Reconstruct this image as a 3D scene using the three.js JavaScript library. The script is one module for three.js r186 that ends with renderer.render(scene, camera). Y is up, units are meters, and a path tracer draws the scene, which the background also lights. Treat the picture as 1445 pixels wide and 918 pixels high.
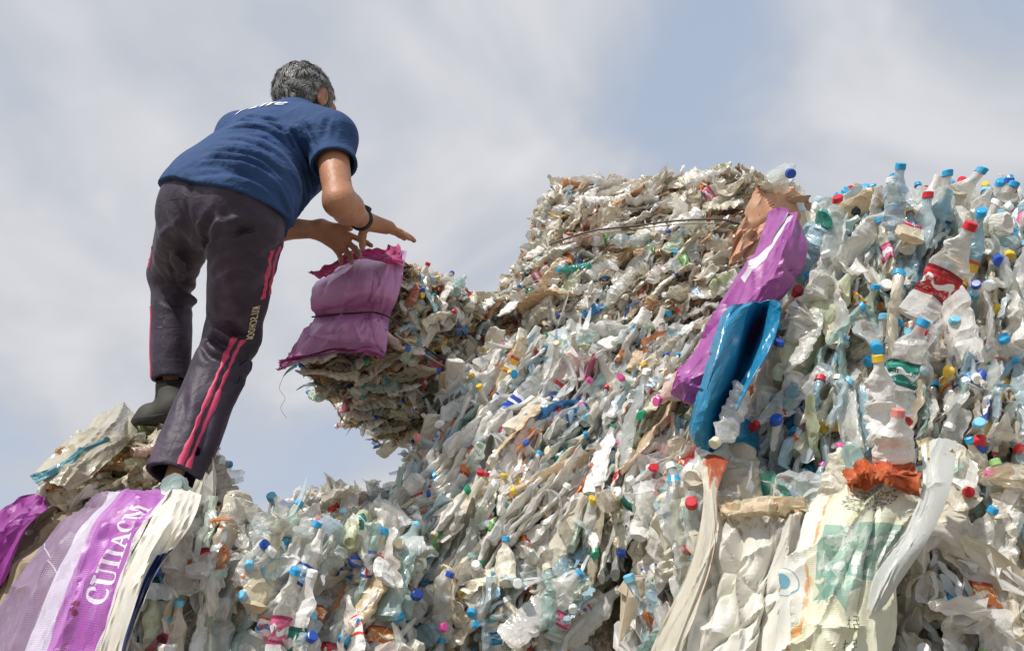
import * as THREE from 'three';
import { ImprovedNoise } from 'three/addons/math/ImprovedNoise.js';
import { mergeGeometries, mergeVertices, toCreasedNormals } from 'three/addons/utils/BufferGeometryUtils.js';
import { FontLoader } from 'three/addons/loaders/FontLoader.js';

// ---------------------------------------------------------------- camera, sky, sun, exposure
const W = 1024, H = 650;
const scene = new THREE.Scene();
const EYE = new THREE.Vector3(0, 0.5, 0), PITCH = 20 * Math.PI / 180, FPX = 1333;
const camera = new THREE.PerspectiveCamera(2 * Math.atan(459 / FPX) * 180 / Math.PI, W / H, 0.05, 3000);
camera.position.copy(EYE);
camera.rotation.set(PITCH, 0, 0);
const renderer = new THREE.WebGLRenderer({ antialias: true });
renderer.setSize(W, H);
renderer.toneMapping = THREE.LinearToneMapping;
renderer.toneMappingExposure = 1.22;
renderer.shadowMap.enabled = true;

const SUN_DIR = new THREE.Vector3(-0.40, 0.84, 0.42).normalize();
const sun = new THREE.DirectionalLight(0xfffaf3, 3.3);
sun.position.copy(SUN_DIR).multiplyScalar(12).add(new THREE.Vector3(0, 1, -3));
sun.target.position.set(0, 1, -3);
sun.castShadow = true;
sun.shadow.radius = 3;
sun.shadow.mapSize.set(2048, 2048);
Object.assign(sun.shadow.camera, { left: -5, right: 5, top: 5, bottom: -5, near: 1, far: 30 });
scene.add(sun, sun.target);

const perlin = new ImprovedNoise();
const nz = (x, y, z) => perlin.noise(x + 11.3, y + 57.1, z + 3.7);
function fbm(x, y, z, o = 4) { let s = 0, a = 0.5; for (let i = 0; i < o; i++) { s += a * nz(x, y, z); x *= 2.03; y *= 2.03; z *= 2.03; a *= 0.5; } return s; }
function rng(seed) { let s = seed >>> 0; return () => { s = (s + 0x6D2B79F5) >>> 0; let t = s; t = Math.imul(t ^ (t >>> 15), t | 1); t ^= t + Math.imul(t ^ (t >>> 7), t | 61); return ((t ^ (t >>> 14)) >>> 0) / 4294967296; }; }
const clamp = (x, a = 0, b = 1) => Math.min(b, Math.max(a, x));
const mix = (a, b, t) => a + (b - a) * t;
const sstep = (a, b, x) => { const t = clamp((x - a) / (b - a)); return t * t * (3 - 2 * t); };

{ // thin bright cloud over a grey-blue sky
  const w = 1536, h = 768, d = new Float32Array(w * h * 4);
  for (let j = 0; j < h; j++) for (let i = 0; i < w; i++) {
    const el = ((j + 0.5) / h - 0.5) * Math.PI, az = ((i + 0.5) / w) * Math.PI * 2 - Math.PI;
    const y = Math.sin(el), c = Math.cos(el), x = c * Math.cos(az), z = c * Math.sin(az);
    const up = Math.max(y, 0.0), k = 1 / (up + 0.28);
    const px = x * k, pz = z * k;
    const wx = fbm(px * 0.9 + 4, 1.1, pz * 0.9, 3) * 0.9, wz = fbm(px * 0.9, 7.4, pz * 0.9 + 9, 3) * 0.9;
    const n1 = fbm(px * 0.85 + wx + 1.6, 0.4, pz * 0.85 + wz, 6), n2 = fbm(px * 2.6 + wx * 1.6, 5.2, pz * 2.0 + wz * 1.8, 6), n3 = fbm(px * 7 + wx * 3, 2.2, pz * 5 + wz * 3, 4);
    // one clearing in the cloud deck, frayed by the same noise
    const gx = (px - 0.22 - 0.25 * wx) / 0.085, gz = (pz + 0.98 - 0.3 * wz) / 0.17, gap = Math.exp(-(gx * gx + gz * gz));
    const cov = sstep(-0.22, 0.26, n1 + 0.55 * n2 + 0.16 * n3 + 0.1 * (1 - up) - 0.34 * gap), thick = sstep(-0.05, 0.5, n1 + 0.6 * n2 + 0.2 * n3);
    const hz = Math.pow(1 - up, 3);
    const sky = [mix(0.315, 0.45, hz), mix(0.385, 0.51, hz), mix(0.505, 0.62, hz)];
    const b = mix(0.50, 0.64, thick), cl = [b * 0.985, b * 1.0, b * 1.05];
    const o = (j * w + i) * 4;
    for (let q = 0; q < 3; q++) d[o + q] = mix(sky[q], cl[q], cov * 0.84 + 0.1);
    d[o + 3] = 1;
  }
  const t = new THREE.DataTexture(d, w, h, THREE.RGBAFormat, THREE.FloatType);
  t.mapping = THREE.EquirectangularReflectionMapping; t.magFilter = THREE.LinearFilter; t.minFilter = THREE.LinearFilter;
  t.colorSpace = THREE.LinearSRGBColorSpace; t.needsUpdate = true;
  scene.background = t; scene.environment = t;
}

// ---------------------------------------------------------------- helpers
const V = (x, y, z) => new THREE.Vector3(x, y, z);
const cP = Math.cos(PITCH), sP = Math.sin(PITCH);
// a point of the place seen in direction (px, py), Z metres in front of the lens along the ground
function at(px, py, Z) {
  const xn = (px - 722.5) / FPX, yn = (459 - py) / FPX, d = Z / (cP - yn * sP);
  return V(xn * d, EYE.y + d * (yn * cP + sP), -Z);
}
const ground0 = (px, Z) => { // on the ground below, same sideways place as px at frame bottom
  const p = at(px, 918, Z); return V(p.x, 0, -Z);
};
const taken = new Map();
function numbered(n) { const k = taken.get(n) || 0; taken.set(n, k + 1); return k ? n + '_' + String(k).padStart(3, '0') : n; }
function tag(o, label, category, group, kind) { if (label) o.userData.label = label; if (category) o.userData.category = category; if (group) o.userData.group = group; if (kind) o.userData.kind = kind; return o; }
function mesh(name, g, m, parent) { const o = new THREE.Mesh(g, m); o.name = parent === scene ? numbered(name) : name; o.castShadow = o.receiveShadow = true; parent.add(o); return o; }
function thing(name, label, category, p, group) { const o = new THREE.Group(); o.name = numbered(name); o.position.copy(p); scene.add(o); return tag(o, label, category, group); }
function geo(pos, idx, uv) {
  const g = new THREE.BufferGeometry();
  g.setAttribute('position', new THREE.BufferAttribute(new Float32Array(pos), 3));
  if (uv) g.setAttribute('uv', new THREE.BufferAttribute(new Float32Array(uv), 2));
  g.setIndex(idx); g.computeVertexNormals(); return g;
}
function shifted(g, p) { return g.translate(-p.x, -p.y, -p.z); }
const lin = (hex) => new THREE.Color(hex);
function noiseTex(w, fn, srgb, rx = 1, ry = 1) {
  const d = new Uint8Array(w * w * 4);
  for (let j = 0; j < w; j++) for (let i = 0; i < w; i++) { const c = fn(i / w, j / w), o = (j * w + i) * 4; d[o] = clamp(c[0]) * 255; d[o + 1] = clamp(c[1]) * 255; d[o + 2] = clamp(c[2]) * 255; d[o + 3] = 255; }
  const t = new THREE.DataTexture(d, w, w); t.wrapS = t.wrapT = THREE.RepeatWrapping; t.magFilter = THREE.LinearFilter; t.minFilter = THREE.LinearMipmapLinearFilter; t.generateMipmaps = true; t.repeat.set(rx, ry);
  if (srgb) t.colorSpace = THREE.SRGBColorSpace; t.needsUpdate = true; return t;
}
const canvasTex = (w, h, draw) => { const c = document.createElement('canvas'); c.width = w; c.height = h; draw(c.getContext('2d'), w, h); const t = new THREE.CanvasTexture(c); t.colorSpace = THREE.SRGBColorSpace; return t; };
const std = (o) => new THREE.MeshStandardMaterial(o);
const phy = (o) => new THREE.MeshPhysicalMaterial({ side: THREE.DoubleSide, ...o });

// ---------------------------------------------------------------- ground
{
  const dirt = noiseTex(256, (u, v) => { const n = fbm(u * 12, v * 12, 1, 5), m = nz(u * 60, v * 60, 4); const k = 0.47 + n * 0.22 + m * 0.07; return [k * 1.02, k * 0.95, k * 0.84]; }, true, 400, 400);
  const g = new THREE.PlaneGeometry(1600, 1600); g.rotateX(-Math.PI / 2);
  const o = mesh('ground', g, std({ map: dirt, roughness: 0.95 }), scene); tag(o, 'bare dusty yard ground under the bales', 'ground', null, 'structure');
}

// ---------------------------------------------------------------- crushed bottles, caps, film, scraps: shared shapes
function profile(type, y) { // radius against height 0..1, neck at 1
  const R = [1, 1, 1, 1, 1][type];
  if (y > 0.93) return 0.40;
  if (y > 0.72) { const t = (y - 0.72) / 0.21; return mix(R, 0.40, t * t * (3 - 2 * t)); }
  if (y < 0.03) return 0.80 * R + 0.2 * R * y / 0.03;
  let r = R;
  if (type === 0) r *= 1 - 0.13 * (0.5 + 0.5 * Math.cos(y * Math.PI * 2 * 7.5));
  if (type === 1) r *= 1 - 0.09 * (0.5 + 0.5 * Math.cos(y * Math.PI * 2 * 9)) - (y > 0.42 && y < 0.47 ? 0.06 : 0);
  if (type === 2) r *= 1 - 0.18 * Math.exp(-Math.pow((y - 0.36) / 0.09, 2));
  if (type === 4) r *= 1.0 - 0.04 * Math.cos(y * 20);
  return r;
}
const LEN = [0.205, 0.30, 0.22, 0.165, 0.19], RAD = [0.0315, 0.044, 0.0335, 0.0295, 0.041];
const bottleVariants = [];
function makeBottleVariant(type, seed, crush) {
  const r = rng(seed * 77 + 5), L = LEN[type], R = RAD[type], NR = 30, NA = 12;
  const tw = (r() - 0.5) * 1.6, bx = (r() - 0.5) * 2.2, bz = (r() - 0.5) * 2.6, f0 = crush * mix(0.75, 1.3, r());
  const dents = [...Array(5)].map(() => [r() * 0.75, (r() - 0.5) * 0.035 * (1.25 - f0), mix(0.04, 0.12, r()), r() * 6.28]);
  const kinkY = mix(0.2, 0.7, r()), kink = (r() - 0.5) * 1.1;
  const bend = (x, y, z, t) => { // t = 0..1 along the bottle
    const yy = t - 0.5, k = t > kinkY ? (t - kinkY) * kink * L : 0;
    return [x + bx * yy * yy * L * 0.35, y, z + bz * yy * yy * L * 0.35 + k];
  };
  const at2 = (i, j, off) => {
    const t = i / NR, a = j / NA * Math.PI * 2, rad = profile(type, t) * R + off;
    let fz = mix(f0, 1, sstep(0.8, 0.95, t)); fz = mix(Math.min(1, fz * 1.5), fz, sstep(0, 0.12, t));
    const wx = 1 + (1 - fz) * 0.42, at_ = a + tw * t;
    let x = Math.cos(a) * rad * wx, z = Math.sin(a) * rad * fz;
    const body = 1 - sstep(0.78, 0.92, t);
    for (const [dy, amp, w, ph] of dents) { const e = Math.exp(-Math.pow((t - dy - 0.06 * Math.cos(a + ph)) / w, 2)); z += amp * e * body; x *= 1 - 0.14 * e * body * Math.abs(amp) / 0.02; }
    const cr = body * (0.0055 * (1 + (off ? 0 : 0)));
    x += nz(x * 55 + seed, t * L * 55, z * 55) * cr * 1.2; z += nz(x * 48, t * L * 60 + seed * 3, z * 48 + 9) * cr * 1.6;
    const c = Math.cos(tw * t), s = Math.sin(tw * t);
    return bend(x * c - z * s, (t - 0.5) * L + nz(x * 40, t * 7 + seed, z * 40) * 0.004 * body, x * s + z * c, t);
  };
  const build = (i0, i1, off, capEnd) => {
    const pos = [], idx = [], uv = [];
    for (let i = i0; i <= i1; i++) for (let j = 0; j <= NA; j++) { pos.push(...at2(i, j === NA ? 0 : j, off)); uv.push(j / NA * 2, (i - i0) / (i1 - i0)); }
    const n = NA + 1;
    for (let i = 0; i < i1 - i0; i++) for (let j = 0; j < NA; j++) { const a = i * n + j, b = a + 1, c = a + n, d = c + 1; idx.push(a, c, b, b, c, d); }
    if (capEnd) { const p = at2(0, 0, 0), q = at2(0, NA / 2, 0), c = pos.length / 3; pos.push((p[0] + q[0]) / 2, (p[1] + q[1]) / 2 + 0.006, (p[2] + q[2]) / 2); uv.push(0.5, 0); for (let j = 0; j < NA; j++) idx.push(c, j, j + 1); }
    const g = geo(pos, idx, uv); return g;
  };
  let g = build(0, NR, 0, true); g = toCreasedNormals(g, 0.62);
  const label = toCreasedNormals(build(9, 17, 0.0012, false), 0.62);
  const p1 = V(...bend(0, 0.5 * L, 0, 1)), p0 = V(...bend(0, (0.93 - 0.5) * L, 0, 0.93)), dir = p1.clone().sub(p0).normalize();
  return { g, label, crush, neck: p1.addScaledVector(dir, -0.004), q: new THREE.Quaternion().setFromUnitVectors(V(0, 1, 0), dir), L, R, type, k: RAD[type] > 0.04 ? 1.12 : 1 };
}
{ let s = 1; for (const [type, n] of [[0, 7], [1, 4], [2, 4], [3, 5], [4, 3]]) for (let i = 0; i < n; i++) bottleVariants.push(makeBottleVariant(type, s++, [0.42, 0.30, 0.62, 0.24, 0.5, 0.34, 0.8][i])); }
const flatVariants = bottleVariants.filter((v) => v.crush < 0.45);
const capGeo = (() => {
  const pts = [[0.0001, 0.0175], [0.0118, 0.0172], [0.0140, 0.0150], [0.0144, 0.003], [0.0148, 0.0], [0.0135, -0.0005]].map((p) => new THREE.Vector2(...p)).reverse();
  return toCreasedNormals(new THREE.LatheGeometry(pts, 14), 0.7);
})();
// labels: plain printed bands
const labelTex = [
  ['#2f9fc8', '#ffffff', '#1b5fa8'], ['#c8202a', '#ffffff', '#8f1018'], ['#2548a8', '#ffffff', '#e8e8f0'], ['#f1efe6', '#2f7fc0', '#d8402a'],
  ['#1d8a78', '#ffffff', '#0f5a50'], ['#e8b420', '#ffffff', '#c8501a'], ['#e86a94', '#ffffff', '#b03060'], ['#dfe9ef', '#5aa0d8', '#1d50a0'], ['#d87830', '#f8e8c8', '#a03818'], ['#6fae4a', '#f4f4e0', '#2f6f30'],
].map(([a, b, c], i) => canvasTex(128, 64, (x, w, h) => {
  const r = rng(900 + i); x.fillStyle = a; x.fillRect(0, 0, w, h); x.fillStyle = c; x.fillRect(0, 0, w, 7); x.fillRect(0, h - 9, w, 9);
  x.fillStyle = b; x.beginPath(); x.moveTo(0, 26 + r() * 14); for (let k = 0; k <= 16; k++) x.lineTo(k * 8, 26 + 9 * Math.sin(k * 0.78 + i) + r() * 2); for (let k = 16; k >= 0; k--) x.lineTo(k * 8, 40 + 6 * Math.sin(k * 0.78 + i + 0.8)); x.fill();
  for (let q = 0; q < 2; q++) { x.fillStyle = q ? c : b; for (let k = 0; k < 7; k++) { const X = 12 + q * 64 + k * 6 + r() * 2, hh = 6 + r() * 8; x.fillRect(X, 30 - hh / 2 + k * 0.5, 2.5 + r() * 2, hh); if (r() < 0.6) x.fillRect(X, 29 + (r() - 0.5) * hh, 5, 2); } }
  x.fillStyle = b; for (let k = 0; k < 50; k++) x.fillRect((k % 2) * 64 + 8 + r() * 40, 46 + Math.floor(r() * 3) * 3, 2 + r() * 6, 1.2);
  x.globalAlpha = 0.25; for (let k = 0; k < 30; k++) { x.fillStyle = r() < 0.5 ? '#ffffff' : '#8a7c68'; x.beginPath(); x.ellipse(r() * w, r() * h, 2 + r() * 9, 1 + r() * 5, r() * 3, 0, 6.3); x.fill(); } x.globalAlpha = 1;
}));
const labelMats = labelTex.map((t) => phy({ map: t, roughness: 0.38, clearcoat: 0.2 }));
const grime = noiseTex(256, (u, v) => { const n = fbm(u * 6, v * 6, 2, 5), m = nz(u * 40, v * 40, 1); const k = 0.985 + n * 0.2 + m * 0.05; return [k, k * 0.99, k * 0.97]; }, true);
const creaseBump = noiseTex(256, (u, v) => { let s = 0, a = 0.6, f = 5; for (let i = 0; i < 4; i++) { s += a * (1 - Math.abs(nz(u * f, v * f, i * 3.1)) * 2.2); a *= 0.5; f *= 2.1; } return [s * 0.7, s * 0.7, s * 0.7]; });
const PET = (hex, tr, ro) => phy({ color: hex, transmission: tr, thickness: 0, roughness: ro, ior: 1.55, map: grime, bumpMap: creaseBump, bumpScale: 0.0022, clearcoat: 0.8, clearcoatRoughness: 0.1 });
const petMats = {
  clear: [PET(0xfbfcfc, 0.66, 0.3), PET(0xf3f8f9, 0.68, 0.3), PET(0xfcfbf8, 0.5, 0.16), PET(0xf8f7f2, 0.45, 0.2), PET(0xfdfcfa, 0.6, 0.3), PET(0xeef2f0, 0.68, 0.3)],
  milk: [PET(0xfaf7ee, 0.18, 0.34), PET(0xfbf9f5, 0.14, 0.3), PET(0xf5eedb, 0.2, 0.36), PET(0xfcfbf8, 0.2, 0.26)],
  blue: [PET(0xe0f0f8, 0.6, 0.3), PET(0xc8e6f4, 0.5, 0.16), PET(0xd4ecea, 0.6, 0.3)],
  tint: [PET(0xdcecdc, 0.4, 0.22), PET(0xf6e8c8, 0.34, 0.26), PET(0xf2dab6, 0.3, 0.3), PET(0xe6ecca, 0.35, 0.26), PET(0xf6dcd2, 0.32, 0.26)],
  dirty: [PET(0xe6ddca, 0.3, 0.34), PET(0xd6cbb4, 0.28, 0.38), PET(0xece2cc, 0.3, 0.32), PET(0xc8bca4, 0.24, 0.42), PET(0xe2dbce, 0.34, 0.28)],
  brown: [PET(0xd0a273, 0.25, 0.38), PET(0xb8946c, 0.2, 0.42), PET(0xdcb88e, 0.26, 0.36), PET(0xd07c5a, 0.22, 0.38)],
  color: [PET(0x3fae9c, 0.3, 0.22), PET(0xc8383a, 0.25, 0.25), PET(0x2f90d0, 0.3, 0.22), PET(0xefc344, 0.25, 0.3), PET(0xe87a34, 0.25, 0.3), PET(0xdf7098, 0.25, 0.3)],
};
const capM = (h) => std({ color: h, roughness: 0.34 });
const capMats = { azure: capM(0x2fa3d6), sky: capM(0x7cc8e6), blue: capM(0x2a55b4), navy: capM(0x1f3a86), white: capM(0xf1f1ec), cream: capM(0xe8dcc0), red: capM(0xcf2630), pink: capM(0xd9579c), magenta: capM(0xb83a8a), green: capM(0x2c9a72), lime: capM(0x9dc77a), yellow: capM(0xe8c33a), orange: capM(0xe4713a), teal: capM(0x2d8fa0), black: capM(0x26262a), salmon: capM(0xe88f86) };
function pick(r, table) { let s = 0; for (const [, w] of table) s += w; let x = r() * s; for (const [k, w] of table) if ((x -= w) <= 0) return k; return table[0][0]; }
// crumpled sheets made by really folding a flat grid, then wrinkling it
function crumple(seed, size, n, folds, aspect, noise) {
  const r = rng(seed), P = [];
  for (let j = 0; j <= n; j++) for (let i = 0; i <= n; i++) {
    const u = i / n - 0.5, v = j / n - 0.5, e = 1 + 0.5 * nz(Math.atan2(v, u) * 1.3, seed * 3.1, 2) + 0.25 * nz(Math.atan2(v, u) * 4, seed, 9), k = 1 / Math.max(1, Math.hypot(u, v) / 0.52);
    P.push(V(u * size * mix(1, e * k, Math.hypot(u, v) * 1.6), v * size * aspect * mix(1, e * k, Math.hypot(u, v) * 1.6), 0));
  }
  for (let k = 0; k < folds; k++) {
    const a = r() * 6.283, nx = Math.cos(a), ny = Math.sin(a), d = (r() - 0.5) * size * 0.7, ang = (r() < 0.5 ? -1 : 1) * mix(0.5, 2.2, r()), soft = size * mix(0.12, 0.4, r());
    const axis = V(-ny, nx, 0), q = new THREE.Quaternion(), o = V(nx * d, ny * d, 0);
    for (const p of P) { const s = p.x * nx + p.y * ny - d; if (s > 0) { q.setFromAxisAngle(axis, ang * sstep(0, soft, s)); p.sub(o).applyQuaternion(q).add(o); } }
  }
  const c = V(); for (const p of P) c.add(p); c.divideScalar(P.length);
  const pos = [], idx = [], uv = [], R = (x, y, z) => 1 - 2 * Math.abs(nz(x, y, z));
  P.forEach((p, k) => {
    p.sub(c); const u = (k % (n + 1)) / n, v = Math.floor(k / (n + 1)) / n, f = 0.9 / size;
    const w = R(u * 3 + seed, v * 3, 1) * 0.6 + R(u * 7, v * 5 + seed, 4) * 0.4;
    pos.push(p.x + nz(p.x * f * 4, p.y * f * 4, seed + p.z * f) * noise, p.y + nz(p.y * f * 4 + 4, p.z * f * 4, seed) * noise, p.z + nz(p.z * f * 3, p.x * f * 3 + 9, seed) * noise + w * noise * 1.1); uv.push(u, v);
  });
  for (let j = 0; j < n; j++) for (let i = 0; i < n; i++) { const a = j * (n + 1) + i, b = a + 1, e = a + n + 1, f = e + 1; (i + j) & 1 ? idx.push(a, b, e, b, f, e) : idx.push(a, f, e, a, b, f); }
  return toCreasedNormals(geo(pos, idx, uv), 0.8);
}
const filmGeos = [...Array(14)].map((_, i) => crumple(300 + i, 0.17, 15, 4 + (i % 4), 0.7 + (i % 3) * 0.35, 0.02));
// slivers: folded edges of flattened bottles
function sliver(seed) {
  const r = rng(seed), n = 9, pos = [], idx = [], uv = [], L = 0.11, w = mix(0.012, 0.022, r()), cv = (r() - 0.5) * 5, op = mix(0.25, 0.9, r());
  for (let i = 0; i <= n; i++) {
    const t = i / n - 0.5, ww = w * (1 - Math.pow(Math.abs(t) * 2, 4) * 0.7) * (1 + 0.5 * nz(i * 0.6, seed, 0)), x0 = cv * t * t * L, o = op * (1 + 0.8 * nz(i * 0.8, seed, 8));
    const wob = nz(i * 0.7, seed, 3) * 0.012;
    for (const [a, b] of [[-1, -0.55], [-0.35, 0.05], [0, 0.28], [0.35, 0.05], [1, -0.6]]) { pos.push(x0 + a * ww * o, t * L, b * ww + wob + nz(i, a * 3, seed) * 0.004); uv.push(a, t * 4); }
  }
  for (let i = 0; i < n; i++) for (let j = 0; j < 4; j++) { const a = i * 5 + j, b = a + 1, c = a + 5, d = c + 1; idx.push(a, b, c, b, d, c); }
  return toCreasedNormals(geo(pos, idx, uv), 0.6);
}
const scrapGeos = [...Array(4)].map((_, i) => sliver(500 + i)).concat([...Array(2)].map((_, i) => crumple(540 + i, 0.06, 6, 3, 1.4, 0.012)));
const FILM = (hex, tr, ro) => phy({ color: hex, transmission: tr, thickness: 0, roughness: ro, ior: 1.5, map: grime, bumpMap: creaseBump, bumpScale: 0.004, clearcoat: 1, clearcoatRoughness: 0.12 });
const filmMats = {
  white: [FILM(0xfdfdfc, 0.5, 0.22), FILM(0xfcfbf8, 0.44, 0.3), FILM(0xfafcfd, 0.5, 0.18), FILM(0xfcfaf4, 0.4, 0.34)],
  cream: [FILM(0xf9f3e4, 0.42, 0.3), FILM(0xf5ecd8, 0.4, 0.34), FILM(0xfbf7ec, 0.46, 0.26)],
  brown: [FILM(0xcf9f74, 0.3, 0.4), FILM(0xc09a76, 0.3, 0.4), FILM(0xdfba96, 0.34, 0.4), FILM(0xa88c6c, 0.25, 0.45)],
  color: [FILM(0xe9843c, 0.35, 0.35), FILM(0x58a6d4, 0.4, 0.3), FILM(0xdc6468, 0.35, 0.35), FILM(0xeecb5c, 0.4, 0.3), FILM(0x70c4b0, 0.4, 0.3), FILM(0xf0bc94, 0.4, 0.35)],
};
const scrapMat = phy({ color: 0xffffff, transmission: 0.56, thickness: 0, roughness: 0.32, ior: 1.5, clearcoat: 0.8, clearcoatRoughness: 0.1 });
const extraMat = PET(0xffffff, 0.32, 0.2);
const coreMat = std({ map: noiseTex(256, (u, v) => { const n = fbm(u * 14, v * 14, 8, 5), m = nz(u * 70, v * 70, 2); const k = 0.52 + n * 0.5 + m * 0.15; return [k, k * 0.94, k * 0.84]; }, true, 4, 4), roughness: 0.6, bumpMap: creaseBump, bumpScale: 0.02 });

function addBottle(parent, r, o) { // o: v, mat, p, q, s, cap, label
  const b = mesh('bottle', o.v.g, o.mat, parent); b.position.copy(o.p); b.quaternion.copy(o.q); const st = o.stretch || 1; b.scale.set((o.s || 1) / Math.sqrt(st), (o.s || 1) * st, (o.s || 1) / Math.sqrt(st));
  if (o.cap) { const c = mesh('cap', capGeo, capMats[o.cap], b); c.position.copy(o.v.neck); c.quaternion.copy(o.v.q); c.scale.set(o.v.k * Math.sqrt(st), o.v.k / st, o.v.k * Math.sqrt(st)); }
  if (o.label !== undefined && o.label !== null) mesh('label', o.v.label, labelMats[o.label], b);
  return b;
}

// ---------------------------------------------------------------- bales
// A bale is eight corners (front: top-left, top-right, bottom-left, bottom-right; then the same at the back) filled with crushed plastic
function baleSolid(C, n = 9, lump = 0.03, seed = 1) {
  const [ftl, ftr, fbl, fbr, btl, btr, bbl, bbr] = C;
  return (a, b, c) => {
    const m = Math.max(Math.abs(a), Math.abs(b), Math.abs(c)), l = Math.pow(Math.abs(a) ** n + Math.abs(b) ** n + Math.abs(c) ** n, 1 / n) || 1, k = m / l;
    const u = (a * k + 1) / 2, v = (b * k + 1) / 2, w = (c * k + 1) / 2, p = V(0, 0, 0);
    const add = (q, s) => p.addScaledVector(q, s);
    add(ftl, (1 - u) * v * w); add(ftr, u * v * w); add(fbl, (1 - u) * (1 - v) * w); add(fbr, u * (1 - v) * w);
    add(btl, (1 - u) * v * (1 - w)); add(btr, u * v * (1 - w)); add(bbl, (1 - u) * (1 - v) * (1 - w)); add(bbr, u * (1 - v) * (1 - w));
    const f = 5; p.x += lump * 1.6 * nz(p.x * f + seed, p.y * f, p.z * f); p.y += lump * 1.6 * nz(p.x * f, p.y * f + seed, p.z * f + 3); p.z += lump * 1.6 * nz(p.x * f + 7, p.y * f, p.z * f + seed);
    return p;
  };
}
const FACES = { front: (x, y, d) => [x, y, d], left: (x, y, d) => [-d, y, x], right: (x, y, d) => [d, y, -x], top: (x, y, d) => [x, d, -y], bottom: (x, y, d) => [x, -d, y] };
function faceFrame(S, face, x, y, inset) {
  const F = FACES[face], e = 0.02, P = (i, j) => S(...F(i, j, 1));
  const p = P(x, y), tx = P(x + e, y).sub(P(x - e, y)), ty = P(x, y + e).sub(P(x, y - e));
  const n = tx.clone().cross(ty).normalize(); tx.normalize(); ty.addScaledVector(tx, -ty.dot(tx)).normalize();
  const c = S(0, 0, 0); if (n.dot(p.clone().sub(c)) < 0) n.negate();
  return { p: p.addScaledVector(n, -inset), tx, ty, n };
}
const facesList = [];
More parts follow.
